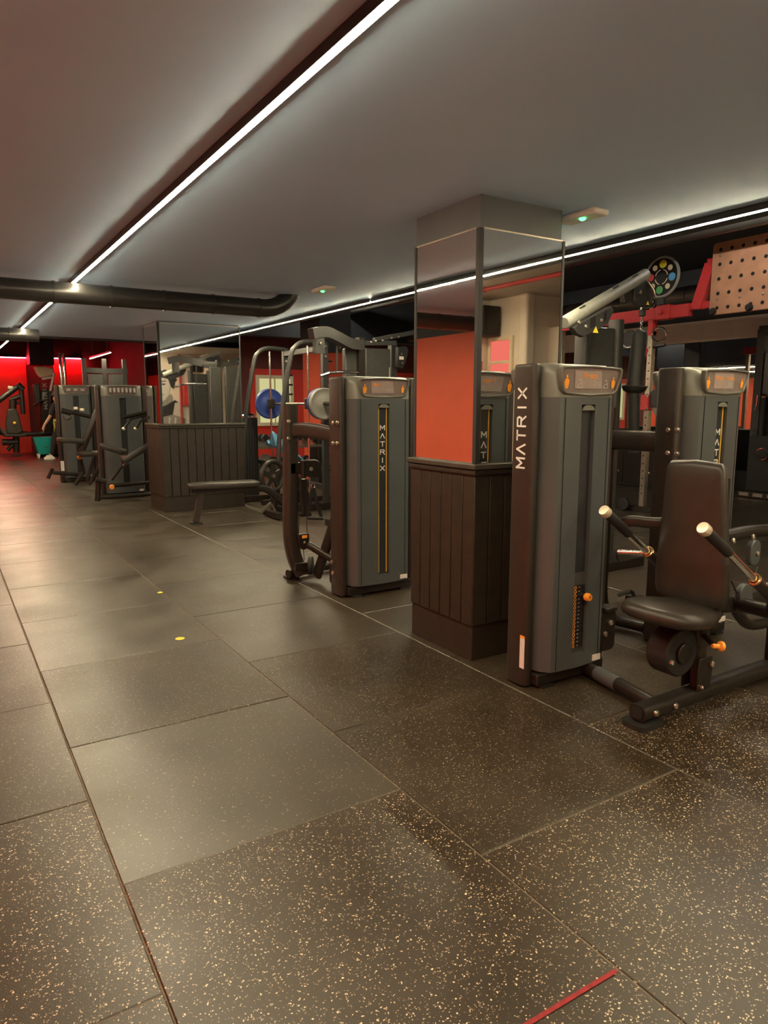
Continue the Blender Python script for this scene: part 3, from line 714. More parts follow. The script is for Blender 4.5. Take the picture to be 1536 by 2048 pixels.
b = MB(); b.cyl(P(617, 1131, Y=5.06), P(617, 1131, Y=5.06) + V((.03, -.02, 0)), .075, n=20); b.build('floor_pulley', 'rubber_black', rear, bevel=.006)
b = MB(); b.obox(P(600, 1132, Y=5.06), (.055, 0, 0), (0, .03, 0), (0, 0, .03)); b.build('pulley_block', 'frame', rear, bevel=.006)
b = MB(); b.sweep([P(606, 958, Y=5.06), P(611, 1028, Y=5.06)], .05, .05, sec='rect'); b.build('slide_post', 'frame', rear)
b = MB(); b.prism(rrect(.10, .025, .008), P(612, 1030, Y=5.05), (1, 0, 0), (0, 0, 1), -.04); b.build('post_stop', 'frame', rear)
b = MB(); b.prism(rrect(.075, .20, .034), P(669, 1143, Y=4.70), (.35, -.94, 0), (0, 0, 1), .02); b.build('pulley_guard', 'frame', rear, bevel=.005)
for px, py, yy in ((577, 843, 5.04), (577, 877, 5.04)): bolt(rear, P(px, py, Y=yy), (0, -1, 0), .016)
for px, py in ((667, 846), (675, 846), (667, 887), (675, 887), (664, 1124), (666, 1146)): bolt(rear, P(px, py, X=2.405), (-1, -.3, 0), .016)
# strap handle hanging from the pulley
sh = thing('strap_handle', 'black strap handle with ring hanging from the middle machine pulley', 'handle', P(632, 1035, Y=4.95))
b = MB(); b.torus(P(626, 972, Y=4.95), (0.3, -1, 0), .02, .004, 14, 6); b.build('ring', 'chrome', sh)
b = MB(); b.sweep([P(625, 976, Y=4.95), P(621, 1000, Y=4.95), P(616, 1034, Y=4.95)], .028, .006, upv=(0, 1, 0), sec='rect'); b.sweep([P(627, 976, Y=4.95), P(633, 1005, Y=4.95), P(643, 1034, Y=4.95)], .028, .006, upv=(0, 1, 0), sec='rect'); b.build('strap', 'rubber_black', sh)
b = MB(); b.cyl(P(614, 1036, Y=4.95), P(646, 1037, Y=4.95), .014, n=10); b.build('grip', 'grip', sh)

# ================================================================== BICEPS TRICEPS MACHINE (right)
bic = thing('biceps_triceps_machine', 'grey weight tower marked Biceps Triceps standing behind the black seat', 'gym machine', (3.85, 2.6, 0))
FB = Fr((3.835, 2.575, 0), 0)
tower(bic, FB, w=.61, h=1.63, front=('Biceps · Triceps', .028), back=('Biceps · Triceps', .028), pd=.15, lod=1)
b = MB(); b.sweep(smooth_path([P(1343, 885, Y=2.60), P(1320, 884, Y=2.64), P(1285, 882, Y=2.74), P(1240, 880, Y=2.92), P(1215, 880, Y=3.0)], 5), .055, .12, sec='oval'); b.build('curved_brace', 'frame_brown', bic)
u0 = P(1212, 880, Y=3.02)
b = MB(); b.sweep(smooth_path([(u0.x, u0.y, 1.40), (u0.x, u0.y, .5), (u0.x, u0.y, .2), (u0.x + .05, u0.y, .03)], 5), .11, .09, upv=(0, 1, 0), sec='oval'); b.build('upright', 'frame_brown', bic)
for px, py in ((1337, 860), (1355, 860), (1336, 906), (1354, 908)): bolt(bic, P(px, py, X=3.53), (-1, -.2, 0), .016)
b = MB(); b.cyl((u0.x, u0.y, .05), (3.62, 2.70, .05), .035); b.build('floor_tube', 'frame', bic)
b = MB(); b.prism([(-.05, 0), (.07, 0), (.07, .02), (.0, .05), (-.05, .05)], P(1250, 1200, Z=.0), (.8, .6, 0), (0, 0, 1), .12); b.build('foot_rest', 'frame', bic, bevel=.005)
b = MB(); b.sweep(smooth_path([P(1238, 1190, Z=.05), P(1262, 1183, Z=.12), P(1268, 1196, Z=.05)], 4), .03, n=8); b.build('foot_bar', 'frame', bic)

# ================================================================== LAT PULLDOWN STATION behind the triceps tower
lat = thing('lat_pulldown_station', 'tall dark cable station with a padded grey top arm above the Triceps tower', 'gym machine', (4.65, 4.1, 0))
x0 = P(1158, 700, Y=4.1).x; x1 = P(1238, 700, Y=4.1).x
for x in (x0 + .04, x1 - .05): MB().sweep([(x, 4.1, 0), (x, 4.1, 2.12)], .10, .12, upv=(0, 1, 0), sec='oval').build('upright', 'station_grey', lat)
MB().box((x0 + .09, 4.07, .1), (x1 - .1, 4.13, 2.05)).build('stack_shield', 'acrylic_grey', lat, bevel=.01)
MB().box((x0 - .05, 3.95, 0), (x1 + .3, 4.4, .08)).build('base', 'frame', lat, bevel=.01)
A = P(1128, 646, Y=3.85); B = P(1291, 549, Y=4.05)
dd = (B - A).normalized()
b = MB(); b.sweep([A, A + dd * .01, B - dd * .03, B], .10, .10, sec='round', n=18); top = b.build('top_pad', 'grey_pad', lat, bevel=.02, seg=3)
for k in (.15, .55, .80):
    p = A + (B - A) * k + V((-.01, -.03, .045)); MB().bar(p, p + dd * .07, .014, .008).build('pad_slot', 'ink', top)
br = MB(); Q = P(1150, 650, Y=3.82)
poly = [(1146, 655), (1222, 612), (1228, 622), (1216, 648), (1198, 658), (1168, 674), (1155, 668)]
def pixpoly(b, pts, Y, th):
    front = [P(x, y, Y=Y) for x, y in pts]; back = [p + V((0, th, 0)) for p in front]
    return b.loft([front, back])
pixpoly(br, poly, 3.80, .05); br.build('arm_bracket', 'station_grey', lat, bevel=.006)
for px, py, w_, h_ in ((1186, 644, .05, .10), (1210, 632, .03, .09)):
    p = P(px, py, Y=3.797); MB().prism([(-w_ / 2, -h_ / 2), (w_ / 2, -h_ / 2 + .02), (w_ / 2, h_ / 2), (-w_ / 2, h_ / 2 - .02)], p, (1, 0, 0), (0, 0, 1), .004).build('bracket_slot', 'hole_black', lat)
for px, py in ((1172, 653), (1203, 641), (1158, 645)): bolt(lat, P(px, py, Y=3.80), (0, -1, 0), .016)
p = P(1191, 661, Y=3.797); MB().prism([(-.03, -.018), (.03, -.018), (0, .03)], p, (1, 0, 0), (0, 0, 1), .004).build('warning_sign', 'yellow', lat)
b = MB(); pixpoly(b, [(1268, 575), (1275, 562), (1292, 556), (1302, 575), (1308, 592), (1300, 608), (1278, 614), (1269, 600)], 4.0, .05); b.build('pulley_cover', 'station_grey', lat, bevel=.005)
bolt(lat, P(1280, 585, Y=4.0), (0, -1, 0), .018)
p = P(1295, 607, Y=3.997); MB().prism([(-.02, -.012), (.02, -.012), (0, .02)], p, (1, 0, 0), (0, 0, 1), .004).build('warning_sign', 'yellow', lat)
b = MB(); b.sweep(smooth_path([P(1296, 563, Y=4.0), P(1307, 580, Y=3.98), P(1309, 600, Y=3.98), P(1300, 616, Y=3.98), P(1282, 617, Y=3.98)], 4), .022, n=8); b.build('cable_guard', 'chrome', lat)
b = MB(); b.sweep([P(1243, 590, Y=4.05), P(1262, 582, Y=4.05)], .05, .12, sec='rect'); b.build('pulley_mount', 'station_grey', lat)
b = MB(); b.cyl(P(1285, 618, Y=4.0), P(1284, 632, Y=4.0), .028, n=12); b.build('cable_stop', 'rubber_black', lat)
# hanging roller bar
hp = thing('hanging_roller', 'thick black padded roller hanging on a chain from the cable station', 'cable attachment', P(1275, 780, Y=4.0))
b = MB()
for k in range(5):
    c_ = P(1284 - k * .4, 636 + k * 5.5, Y=4.0); b.torus(c_, (1, 0, 0) if k % 2 else (0, 1, 0), .011, .004, 12, 6)
b.build('chain', 'chrome', hp)
a_ = P(1280, 660, Y=4.0); z_ = P(1269, 772, Y=4.0)
b = MB(); b.lathe(a_, z_ - a_, [(.02, 0), (.055, .02), (.062, .05), (.066, (z_ - a_).length)], 18); b.build('pad', 'rubber_black', hp)
b = MB(); d_ = (z_ - a_).normalized(); b.lathe(z_, d_, [(.10, 0), (.105, .01), (.09, .04), (.05, .06)], 18); b.build('flange', 'rubber_black', hp)
e_ = P(1268, 905, Y=4.0); b = MB(); b.cyl(z_ + d_ * .05, e_, .045, n=16); b.build('shaft', 'rubber_black', hp)

# ================================================================== RED RIG with climbing board
rig = thing('training_rig', 'red and bare steel training rig with overhead red beam on the right', 'rig', (7.9, 6.0, 0))
RX = 7.9
def rp(px, py): return P(px, py, X=RX)
u = rp(1285, 1010); b = MB(); b.sweep([(RX, u.y, .05), (RX, u.y, 2.35)], .07, .07, upv=(0, 1, 0), sec='rect'); b.build('upright', 'steel', rig)
for k in range(20): MB().cyl((RX - .036, u.y, .25 + k * .1), (RX - .0355, u.y, .25 + k * .1), .011, n=8).build('hole', 'hole_black', rig)
b = MB(); b.bar((RX, 5.85, .04), (RX, 6.9, .04), .10, .07); b.build('foot_beam', 'frame', rig)
b = MB(); b.cyl((RX - .14, 6.25, .085), (RX - .08, 6.25, .085), .085, n=18); b.build('foot_wheel', 'rubber_black', rig, bevel=.01)
b = MB(); b.bar((RX, 9.0, 2.565), (RX, 5.50, 2.565), .09, .15); b.build('top_beam', 'rig_red', rig)
b = MB(); b.bar((RX - .005, 5.95, 2.57), (RX - .005, 5.76, 2.57), .12, .18); b.build('beam_clamp', 'rig_red', rig, bevel=.01)
b = MB(); b.lathe((RX - .065, 5.86, 2.57), (-1, 0, 0), [(.025, 0), (.025, .03), (.035, .035), (.035, .055), (.02, .06)], 12); b.build('clamp_knob', 'rig_red', rig)
b = MB(); b.bar((RX, 5.62, 2.60), (RX, 4.5, 2.60), .05, .08); b.build('board_rail', 'rig_red', rig)
b = MB(); b.bar(tuple(rp(1395, 617)), tuple(rp(1424, 528)), .10, .13, (0, 1, 0)); b.build('diagonal_strut', 'rig_red', rig)
b = MB(); b.bar(tuple(rp(1418, 530)), (RX, 4.5, rp(1418, 530).z - .02), .08, .13); b.build('board_rail', 'rig_red', rig)
b = MB(); b.bar((RX, u.y, 2.5), (RX, u.y, 2.3), .09, .07, (0, 1, 0)); b.build('upright_bracket', 'rig_red', rig)
b = MB(); b.torus((RX - .02, u.y - .12, 2.30), (1, .3, 0), .09, .012, 20, 8); b.build('ring', 'chrome', rig)
b = MB(); b.bar(tuple(rp(1293, 695)), tuple(rp(1288, 712)), .10, .12, (0, 1, 0)); b.build('upright_clamp', 'rig_red', rig)
b = MB(); b.cyl(rp(1272, 700), rp(1330, 690), .02, n=8); b.build('pull_bar', 'frame', rig)
b = MB(); c_ = P(1293, 805, X=RX - .06); b.obox(c_, (.05, 0, 0), (0, .06, 0), (0, 0, .10)); b.build('cable_carriage', 'rig_red', rig, bevel=.01)
for s_ in (-.08, .08): bolt(rig, c_ + V((-.05, -.05, s_)), (-1, 0, 0), .02)
b = MB(); pixq = [(1300, 785), (1312, 776), (1322, 784), (1330, 803), (1324, 815), (1300, 815)]
b.loft([[P(x, y, X=RX - .08) for x, y in pixq], [P(x, y, X=RX - .0) for x, y in pixq]]); b.build('pulley_plate', 'station_grey', rig, bevel=.008)
b = MB(); c_ = P(1316, 818, X=RX - .06); b.cyl(c_, c_ + V((.05, 0, 0)), .085, n=20); b.build('pulley_wheel', 'grey_plate', rig, bevel=.006)
b = MB(); c_ = P(1258, 678, X=RX); b.cyl(c_, c_ + V((.04, 0, 0)), .11, n=20); b.build('top_pulley', 'station_grey', rig, bevel=.006); MB().torus(c_, (1, 0, 0), .11, .012, 24, 6).build('pulley_rim', 'chrome', rig)
# far uprights of the rig
for yy in (7.6, 8.9): MB().sweep([(RX, yy, 0), (RX, yy, 2.5)], .07, .07, upv=(0, 1, 0), sec='rect').build('upright', 'steel', rig)
# climbing board
pa, pb_ = rp(1437, 490), rp(1437, 632)
bd = thing('peg_board', 'wooden climbing board with rows of peg holes hung on the red rig', 'climbing board', (RX - .06, 4.6, 2.45))
yb0, yb1, zb0, zb1 = 4.05, pa.y, 2.455, 3.27
b = MB(); b.prism(rrect(yb1 - yb0, zb1 - zb0, .04), (RX - .055, (yb0 + yb1) / 2, (zb0 + zb1) / 2), (0, -1, 0), (0, 0, 1), .045); b.build('board', 'board_wood', bd, bevel=.006)
for r_ in range(5):
    for c_ in range(8):
        yy = yb1 - .10 - c_ * .135; zz = zb1 - .085 - r_ * .163
        if yy > yb0 + .03: MB().cyl((RX - .1012, yy, zz), (RX - .1005, yy, zz), .021, n=14).build('peg_hole', 'hole_black', bd)
for r_, c_ in ((0, 0), (3, 0), (3, 2), (3, 4), (0, 5)): bolt(bd, (RX - .10, yb1 - .10 - c_ * .135, zb1 - .155 - r_ * .163), (-1, 0, 0), .016)
for yy in (yb1 - .06, yb1 - .5): MB().lathe((RX - .10, yy, zb0 + .04), (-1, 0, 0), [(.04, 0), (.045, .02), (.03, .05)], 16).build('peg', 'iron_plate', bd)
# reaction target disc
c_ = rp(1335, 556); c_ = V((RX - .12, c_.y, c_.z))
td = thing('target_disc', 'round black reaction target with yellow, blue, green, red and white dots', 'target', (c_.x, c_.y, 2.65))
b = MB(); b.cyl(c_, c_ + V((.04, 0, 0)), .245, n=36); b.build('disc', 'frame', td, bevel=.006)
MB().torus(c_ + V((.01, 0, 0)), (1, 0, 0), .238, .018, 36, 8).build('rim', 'grey_pad', td)
for ang, m_, r_ in ((90, 'yellow', .05), (0, 'sky_blue', .048), (-90, 'green', .048), (180, 'rig_red', .046), (45, 'cream', .034), (135, 'cream', .034), (-45, 'cream', .034), (-135, 'cream', .034)):
    a = math.radians(ang - 6); q = c_ + V((-.001, -math.cos(a) * .155, math.sin(a) * .155)); MB().cyl(q, q + V((-.004, 0, 0)), r_, n=20).build('colour_dot', m_, td)
for k in range(4): MB().torus(c_ + V((-.002, 0, 0)), (1, 0, 0), .088, .006, 8, 6, k * 90 + 12, k * 90 + 74).build('ring_mark', 'cream', td)
MB().bar((c_.x + .02, c_.y, 2.66), (c_.x + .02, c_.y, c_.z - .2), .10, .03, (1, 0, 0)).build('stalk', 'station_grey', td)
# ================================================================== FLAT BENCH / PLATE LOADED ROW beside the far pillar
def plate(parent, c, axis, r, th, m, spokes=0, name='plate', hub='steel'):
    c, ax = V(c), V(axis).normalized()
    if spokes:
        b = MB(); b.torus(c, ax, r * .86, r * .14, 28, 8)
        d, sd, u = frame_from(ax)
        for k in range(spokes):
            a = 2 * math.pi * k / spokes + .3; b.bar(c + (sd * math.cos(a) + u * math.sin(a)) * r * .2, c + (sd * math.cos(a) + u * math.sin(a)) * r * .82, r * .3, th * .6, ax)
        b.lathe(c - ax * th * .5, ax, [(r * .3, 0), (r * .3, th)], 16)
    else:
        b = MB(); h = th / 2
        b.lathe(c, ax, [(r * .1, -h), (r * .93, -h), (r, -h + .008), (r, h - .008), (r * .93, h), (r * .88, h - .006), (r * .55, h - .006), (r * .5, h - .001), (r * .35, h - .001), (r * .30, h + .004), (r * .12, h + .004)], 32)
    o = b.build(name, m, parent)
    MB().cyl(c - ax * (th * .5 + .01), c + ax * (th * .5 + .01), r * .12, n=12).build('hub', hub, o)
    return o
row = thing('plate_row_bench', 'flat grey topped bench with a splayed leg in front of the far pillar', 'gym bench', (2.9, 8.3, 0))
b = MB(); b.pad([(x, y) for x, y in rrect(.86, .27, .05, 4)], (2.90, 8.26, .42), V((1, -.10, 0)).normalized(), V((.10, 1, 0)).normalized(), .065, .02, .006); b.build('seat', 'leather', row, smooth=60)
b = MB(); b.bar((2.5, 8.30, .395), (3.30, 8.22, .395), .10, .05); b.build('seat_frame', 'frame', row)
b = MB(); b.sweep([(2.62, 8.28, .39), (2.53, 8.26, .02)], .075, .05, upv=(0, 1, 0), sec='rect'); b.build('leg', 'frame_brown', row)
MB().obox((2.53, 8.26, .008), (.065, 0, 0), (0, .05, 0), (0, 0, .008)).build('foot', 'rubber_black', row)
b = MB(); b.sweep(smooth_path([(3.25, 8.22, .39), (3.42, 8.22, .37), (3.58, 8.22, .25), (3.75, 8.22, .08)], 5), .08, .09, sec='oval'); b.build('curved_beam', 'frame', row)
b = MB(); b.bar((3.50, 7.95, .05), (3.50, 8.42, .05), .08, .07); b.build('floor_beam', 'frame', row)
c_ = P(545, 952, Y=8.32)
b = MB(); b.sweep(smooth_path([(3.60, 8.40, .06), (3.66, 8.40, .35), (c_.x + .06, 8.45, c_.z + .02)], 5), .07, sec='round'); b.build('plate_arm', 'frame', row)
plate(row, c_, (.35, -1, 0), .215, .04, 'iron_plate', 5)
b = MB(); b.sweep([(3.40, 8.38, .04), (3.55, 8.38, .16), (3.62, 8.38, .02)], .06, .03, sec='rect'); b.build('foot_rest', 'steel', row)
# narrow black tower right of the far pillar
tw = thing('cable_tower', 'narrow black weight tower with chrome top between far pillar and smith machine', 'gym machine', (4.08, 10.45, 0))
b = MB(); 
b.loft([[(4.08 + x, 10.45 + y, z) for x, y in rrect(.27, .24, .07)] for z in (0, 1.22)]); b.build('body', 'rubber_black', tw)
for k in range(6): MB().bar((3.96 + .045 * k, 10.326, .05), (3.96 + .045 * k, 10.326, 1.2), .012, .008, (0, 1, 0)).build('rib', 'frame', tw)
b = MB(); b.lathe((4.08, 10.45, 1.22), (0, 0, 1), [(.125, 0), (.125, .03), (.09, .06), (.03, .07)], 20); b.build('top_cap', 'chrome', tw)

# ================================================================== SMITH MACHINE
sm = thing('smith_machine', 'smith machine with curved black frame tubes behind the middle machine', 'gym machine', (4.3, 9.1, 0))
for yy in (8.5, 9.75):
    MB().sweep([(4.42, yy, 0), (4.42, yy, 2.24)], .08, .07, upv=(0, 1, 0), sec='rect').build('upright', 'station_grey', sm)
    MB().sweep(smooth_path([(4.42, yy, 2.22), (4.15, yy, 2.23), (4.0, yy, 2.16), (3.92, yy, 1.98), (3.76, yy, 1.1), (3.70, yy, .10)], 6), .062, sec='round', n=12).build('hoop_tube', 'station_grey', sm)
    MB().cyl((4.175, yy, .08), (4.175, yy, 2.18), .014, n=10).build('guide_rod', 'chrome', sm)
    MB().bar((3.66, yy, .05), (4.75, yy, .05), .08, .08).build('floor_beam', 'frame', sm)
    for k in range(12): MB().cyl((4.46, yy - .02, .45 + k * .14), (4.52, yy - .02, .45 + k * .14), .014, n=8).build('catch_peg', 'frame', sm)
    MB().box((4.13, yy - .04, 1.36), (4.23, yy + .04, 1.50)).build('bar_carriage', 'frame', sm, bevel=.01)
    bolt(sm, (4.42, yy - .036, 2.18), (0, -1, 0), .018); bolt(sm, (4.42, yy - .036, 2.05), (0, -1, 0), .018)
MB().sweep([(4.42, 8.5, 2.16), (4.42, 9.75, 2.16)], .07, .07, sec='rect').build('cross_beam', 'station_grey', sm)
MB().sweep([(4.42, 8.5, .3), (4.42, 9.75, .3)], .07, .07, sec='rect').build('cross_beam', 'station_grey', sm)
MB().cyl((4.245, 8.02, 1.43), (4.245, 10.25, 1.43), .016, n=12).build('bar', 'steel', sm)
MB().cyl((4.245, 7.98, 1.43), (4.245, 8.35, 1.43), .026, n=12).build('bar_sleeve', 'frame', sm)
MB().cyl((4.245, 9.9, 1.43), (4.245, 10.28, 1.43), .026, n=12).build('bar_sleeve', 'frame', sm)
def plate_thing(c, m, label, r=.205, th=.055):
    t = thing('weight_plate', label, 'weight plate', V(c) - V((0, 0, r)), 'plates on the smith bar'); plate(t, c, (0, -1, 0), r, th, m, name='disc', hub='frame'); return t
plate_thing((4.245, 8.20, 1.43), 'grey_plate', 'large grey weight plate on the near end of the smith bar')
plate_thing((4.245, 8.26, 1.43), 'blue_plate', 'blue weight plate tucked behind the grey one')
plate_thing((4.245, 9.96, 1.43), 'blue_plate', 'large blue weight plate on the far end of the smith bar', .225)
# incline bench under the bar with a blue towel
ib = thing('incline_bench', 'black incline bench standing under the smith bar', 'gym bench', (4.5, 9.1, 0))
b = MB(); b.pad(rrect(.26, .75, .05), (4.10, 9.15, .50), V((0, 1, 0)), V((-.80, 0, .60)).normalized(), -.06, .02, -.005); b.build('backrest', 'leather', ib)
b = MB(); b.pad(rrect(.38, .28, .05), (4.62, 9.15, .44), (1, 0, 0), (0, 1, 0), .06, .02, .005); b.build('seat', 'leather', ib)
b = MB(); b.bar((3.75, 9.15, .06), (4.9, 9.15, .06), .07, .07); b.bar((4.3, 9.15, .06), (4.4, 9.15, .42), .06, .06); b.bar((3.9, 9.15, .08), (4.1, 9.15, .5), .05, .05); b.build('frame', 'frame', ib)
tw_ = MB()
pts = []
for i in range(9):
    rowp = []
    for j in range(9):
        u_, v_ = i / 8, j / 8
        x = 3.80 + .44 * u_; y = 8.86 + .34 * v_; z = 1.02 - .40 * u_ * .75 + .05 * math.sin(v_ * 7 + u_ * 3) - .16 * abs(v_ - .4) * (1.2 - u_) - .05 * math.cos(v_ * 12)
        rowp.append(V((x, y - .1, z - .02)))
    pts.append(rowp)
tw_.loft(pts, cap=False, closed=False); to = tw_.build('towel', 'blue_cloth', smooth=80)
so = to.modifiers.new('cloth', 'SOLIDIFY'); so.thickness = .012
tag(to, 'light blue towel draped over the bench under the smith bar', 'towel')
# dumbbells on a low rack behind
dr = thing('dumbbell_rack', 'two tier steel dumbbell rack against the red back wall', 'rack', (5.0, 11.3, 0))
for z in (.35, .75): MB().obox((5.0, 11.3, z), (.75, 0, 0), (0, .16, .05), (0, 0, .02)).build('shelf', 'steel', dr)
for x in (4.3, 5.7): MB().obox((x, 11.35, .42), (.04, 0, 0), (0, .2, 0), (0, 0, .42)).build('end_frame', 'frame', dr, bevel=.01)
def dumbbell(c, label):
    t = thing('dumbbell', label, 'dumbbell', V(c) - V((0, 0, .06)), 'dumbbells on the rack')
    MB().cyl(V(c) - V((0, .1, 0)), V(c) + V((0, .1, 0)), .016, n=8).build('handle', 'steel', t)
    for s_ in (-1, 1): MB().lathe(V(c) + V((0, s_ * .06, 0)), (0, s_, 0), [(.05, 0), (.06, .01), (.06, .06), (.05, .075)], 12).build('head', 'rubber_black', t)
for z, nm in ((.465, 'lower'), (.865, 'upper')):
    for k in range(6): dumbbell((4.46 + k * .215, 11.3, z), '%s dumbbell from the left on the %s tier of the rack' % (('first', 'second', 'third', 'fourth', 'fifth', 'sixth')[k], nm))

# ================================================================== MULTI STATION with grey shields behind the middle tower
ms = thing('cable_multi_station', 'dark cable station with grey shields rising behind the middle tower', 'gym machine', (4.3, 7.1, 0))
def mp(px, py, Y=7.0): return P(px, py, Y=Y)
b = MB(); b.sweep(smooth_path([mp(622, 668, 6.7), mp(648, 664, 6.75), mp(672, 674, 6.85), mp(700, 688, 6.95), mp(724, 690, 7.0)], 6), .09, .11, sec='rect'); b.build('swan_arm', 'station_grey', ms)
a_ = mp(637, 676, 6.75); b = MB(); b.bar(a_, a_ - V((0, 0, .16)), .10, .08, (0, 1, 0)); b.build('arm_drop', 'station_grey', ms); bolt(ms, a_ + V((0, -.045, -.06)), (0, -1, 0), .016)
for (pa_, pb2, nm) in (((688, 697), (718, 760), 'shield'), ((729, 696), (778, 760), 'shield')):
    q0, q1 = mp(*pa_, 7.05), mp(*pb2, 7.05); MB().box((q0.x, 7.02, .15), (q1.x, 7.10, q0.z)).build(nm, 'acrylic_grey', ms, bevel=.01)
q = mp(722, 675, 6.98); MB().sweep([(q.x, 7.0, 0), (q.x, 7.0, q.z)], .075, .09, upv=(0, 1, 0), sec='rect').build('centre_post', 'frame', ms)
for (a1, a2) in (((680, 693), (722, 688)), ((722, 686), (790, 686)), ((748, 680), (832, 664))): MB().bar(mp(*a1, 7.0), mp(*a2, 7.0), .06, .05).build('top_rail', 'station_grey', ms)
q = mp(785, 690, 7.1); MB().sweep([(q.x, 7.1, 0), (q.x, 7.1, q.z + .02)], .08, .08, upv=(0, 1, 0), sec='rect').build('side_post', 'station_grey', ms)
b = MB(); pixpoly(b, [(796, 694), (812, 692), (818, 700), (812, 725), (806, 738), (795, 735)], 6.95, .06); b.build('pulley_plate', 'rubber_black', ms, bevel=.006)
for px, py in ((742, 684), (752, 682), (765, 681), (783, 676), (797, 674), (803, 708), (805, 726)): bolt(ms, mp(px, py, 6.94), (0, -1, 0), .012)
MB().obox(mp(803, 716, 6.94), (.03, 0, 0), (0, .002, 0), (0, 0, .018)).build('warning_label', 'label_white', ms)
MB().cyl(mp(779, 735, 6.95), mp(779, 755, 6.95), .006, n=6).build('cable', 'steel', ms)
MB().cyl(mp(674, 692, 6.9), mp(674, 745, 6.9), .012, n=8).build('cable_rod', 'station_grey', ms)
MB().box((mp(690, 740).x - .1, 6.85, 0), (q.x + .15, 7.35, .08)).build('base', 'frame', ms, bevel=.01)
lb = MB(); lb.sweep(smooth_path([mp(641, 752, 6.7), mp(655, 748, 6.7), mp(664, 745, 6.72), mp(690, 744, 6.75), mp(716, 745, 6.8)], 4), .03, n=10)
tag(lb.build('pulldown_bar', 'chrome'), 'bent chrome pulldown bar hanging behind the middle tower', 'cable bar')

# ================================================================== PRESS MACHINES down the aisle
def press(name, label, F, h, w, font=None):
    t = thing(name, label, 'gym machine', F.o); tower(t, F, w=w, h=h, front=('', .02) if False else None, lod=2)
    return t
cp = thing('chest_press_machine', 'chest press machine with grey tower just left of the far pillar', 'gym machine', (2.3, 10.9, 0))
FC = Fr((2.385, 11.32, 0), 180)
tower(cp, FC, w=.72, h=1.71, lod=1); cover(cp, FC, .30, 1.71, .155, 'stack', None, 2)
Gp = Fr((2.385, 11.145, 0), 180)
for k in range(7): MB().prism([(-.014, 0), (.014, 0), (.02, .05), (0, .075), (-.02, .05)], (2.21 + k * .058, 11.145, 1.60), (1, 0, 0), (0, 0, 1), .004).build('figure_print', 'grey_print', cp)
b = MB(); b.pad(rrect(.34, .62, .05), P(280, 895, Y=10.55), V((.35, .94, 0)), V((.86, 0, .50)).normalized(), .08, .02, .008); b.build('backrest', 'leather', cp)
b = MB(); b.pad(rrect(.32, .36, .05), P(228, 893, Y=10.6), V((.3, .95, 0)), V((.95, -.1, -.32)).normalized(), .07, .02, .008); b.build('seat', 'leather', cp)
for (k0, k1, k2) in (((247, 858), (262, 838), (300, 828)), ((270, 858), (282, 842), (302, 838))):
    q = [P(*k_, Y=10.75) for k_ in (k0, k1, k2)]
    ar = MB(); ar.sweep([q[0], q[1], q[2]], .04, n=10); ar = ar.build('press_arm', 'frame', cp)
    MB().lathe(q[0], q[0] - q[1], [(.026, -.02), (.028, 0), (.018, .015)], 12).build('end_cap', 'cream_steel', ar)
MB().cyl(P(245, 835, Y=10.75), P(300, 823, Y=10.75), .03, n=10).build('arm_tube', 'frame', cp)
for (a1, a2, yy, r_) in (((197, 960), (195, 1002), 10.75, .04), ((196, 995), (305, 988), 10.75, .03), ((215, 972), (300, 965), 10.9, .03), ((222, 960), (262, 905), 10.7, .025), ((192, 958), (212, 964), 10.7, .04)):
    MB().cyl(P(*a1, Y=yy), P(*a2, Y=yy), r_, n=10).build('frame_tube', 'frame', cp)
MB().cyl(P(246, 932, Y=10.68), P(253, 922, Y=10.68), .03, n=10).build('chrome_sleeve', 'chrome', cp)
q = P(247, 913, Y=10.68); MB().lathe(q, (-.2, -1, 0), [(.035, 0), (.035, .02), (.02, .03)], 12).build('pivot_cap', 'cream_steel', cp)
q = P(223, 974, Y=10.68); MB().lathe(q, (0, -1, 0), [(.03, 0), (.04, .02), (.03, .05)], 12).build('adjust_knob', 'orange', cp)
sp = thing('shoulder_press_machine', 'second press machine from the far pillar, seat and armrests before a grey tower', 'gym machine', (2.15, 13.9, 0))
FS = Fr((2.17, 14.15, 0), 180)
tower(sp, FS, w=.66, h=1.77, lod=1); cover(sp, FS, .268, 1.77, .155, 'stack', ('', .02) if False else None, 2)
for k in (-.12, 0, .12): MB().prism([(-.03, 0), (.03, 0), (.035, .04), (-.035, .04)], (2.17 + k, 13.975, 1.665), (1, 0, 0), (0, 0, 1), .004).build('figure_print', 'grey_print', sp)
b = MB(); b.pad(rrect(.34, .95, .05), P(176, 855, Y=13.3), V((.3, .95, 0)), V((.42, 0, .90)).normalized(), .09, .02, .008); b.build('backrest', 'leather', sp)
b = MB(); b.pad(rrect(.40, .42, .05), P(140, 886, Y=13.2), (1, 0, -.08), (0, 1, 0), .08, .02, .008); b.build('seat', 'leather', sp)
b = MB(); b.pad(rrect(.40, .36, .05), P(182, 912, Y=12.9), (1, 0, 0), (0, 1, 0), .08, .02, .008); b.build('knee_pad', 'leather', sp)
for (a1, a2, yy, r_) in (((122, 820), (192, 836), 13.2, .035), ((122, 821), (142, 826), 13.1, .05), ((105, 937), (96, 957), 13.6, .03), ((106, 945), (160, 950), 13.5, .035), ((166, 945), (150, 970), 12.9, .035), ((188, 918), (174, 962), 12.9, .03), ((196, 935), (178, 970), 12.7, .03), ((158, 905), (168, 948), 13.2, .03)):
    MB().cyl(P(*a1, Y=yy), P(*a2, Y=yy), r_, n=10).build('frame_tube', 'frame', sp)
MB().torus(P(134, 833, Y=13.15), (0, 1, 0), .06, .01, 12, 6, 180, 360).build('handle', 'chrome', sp)
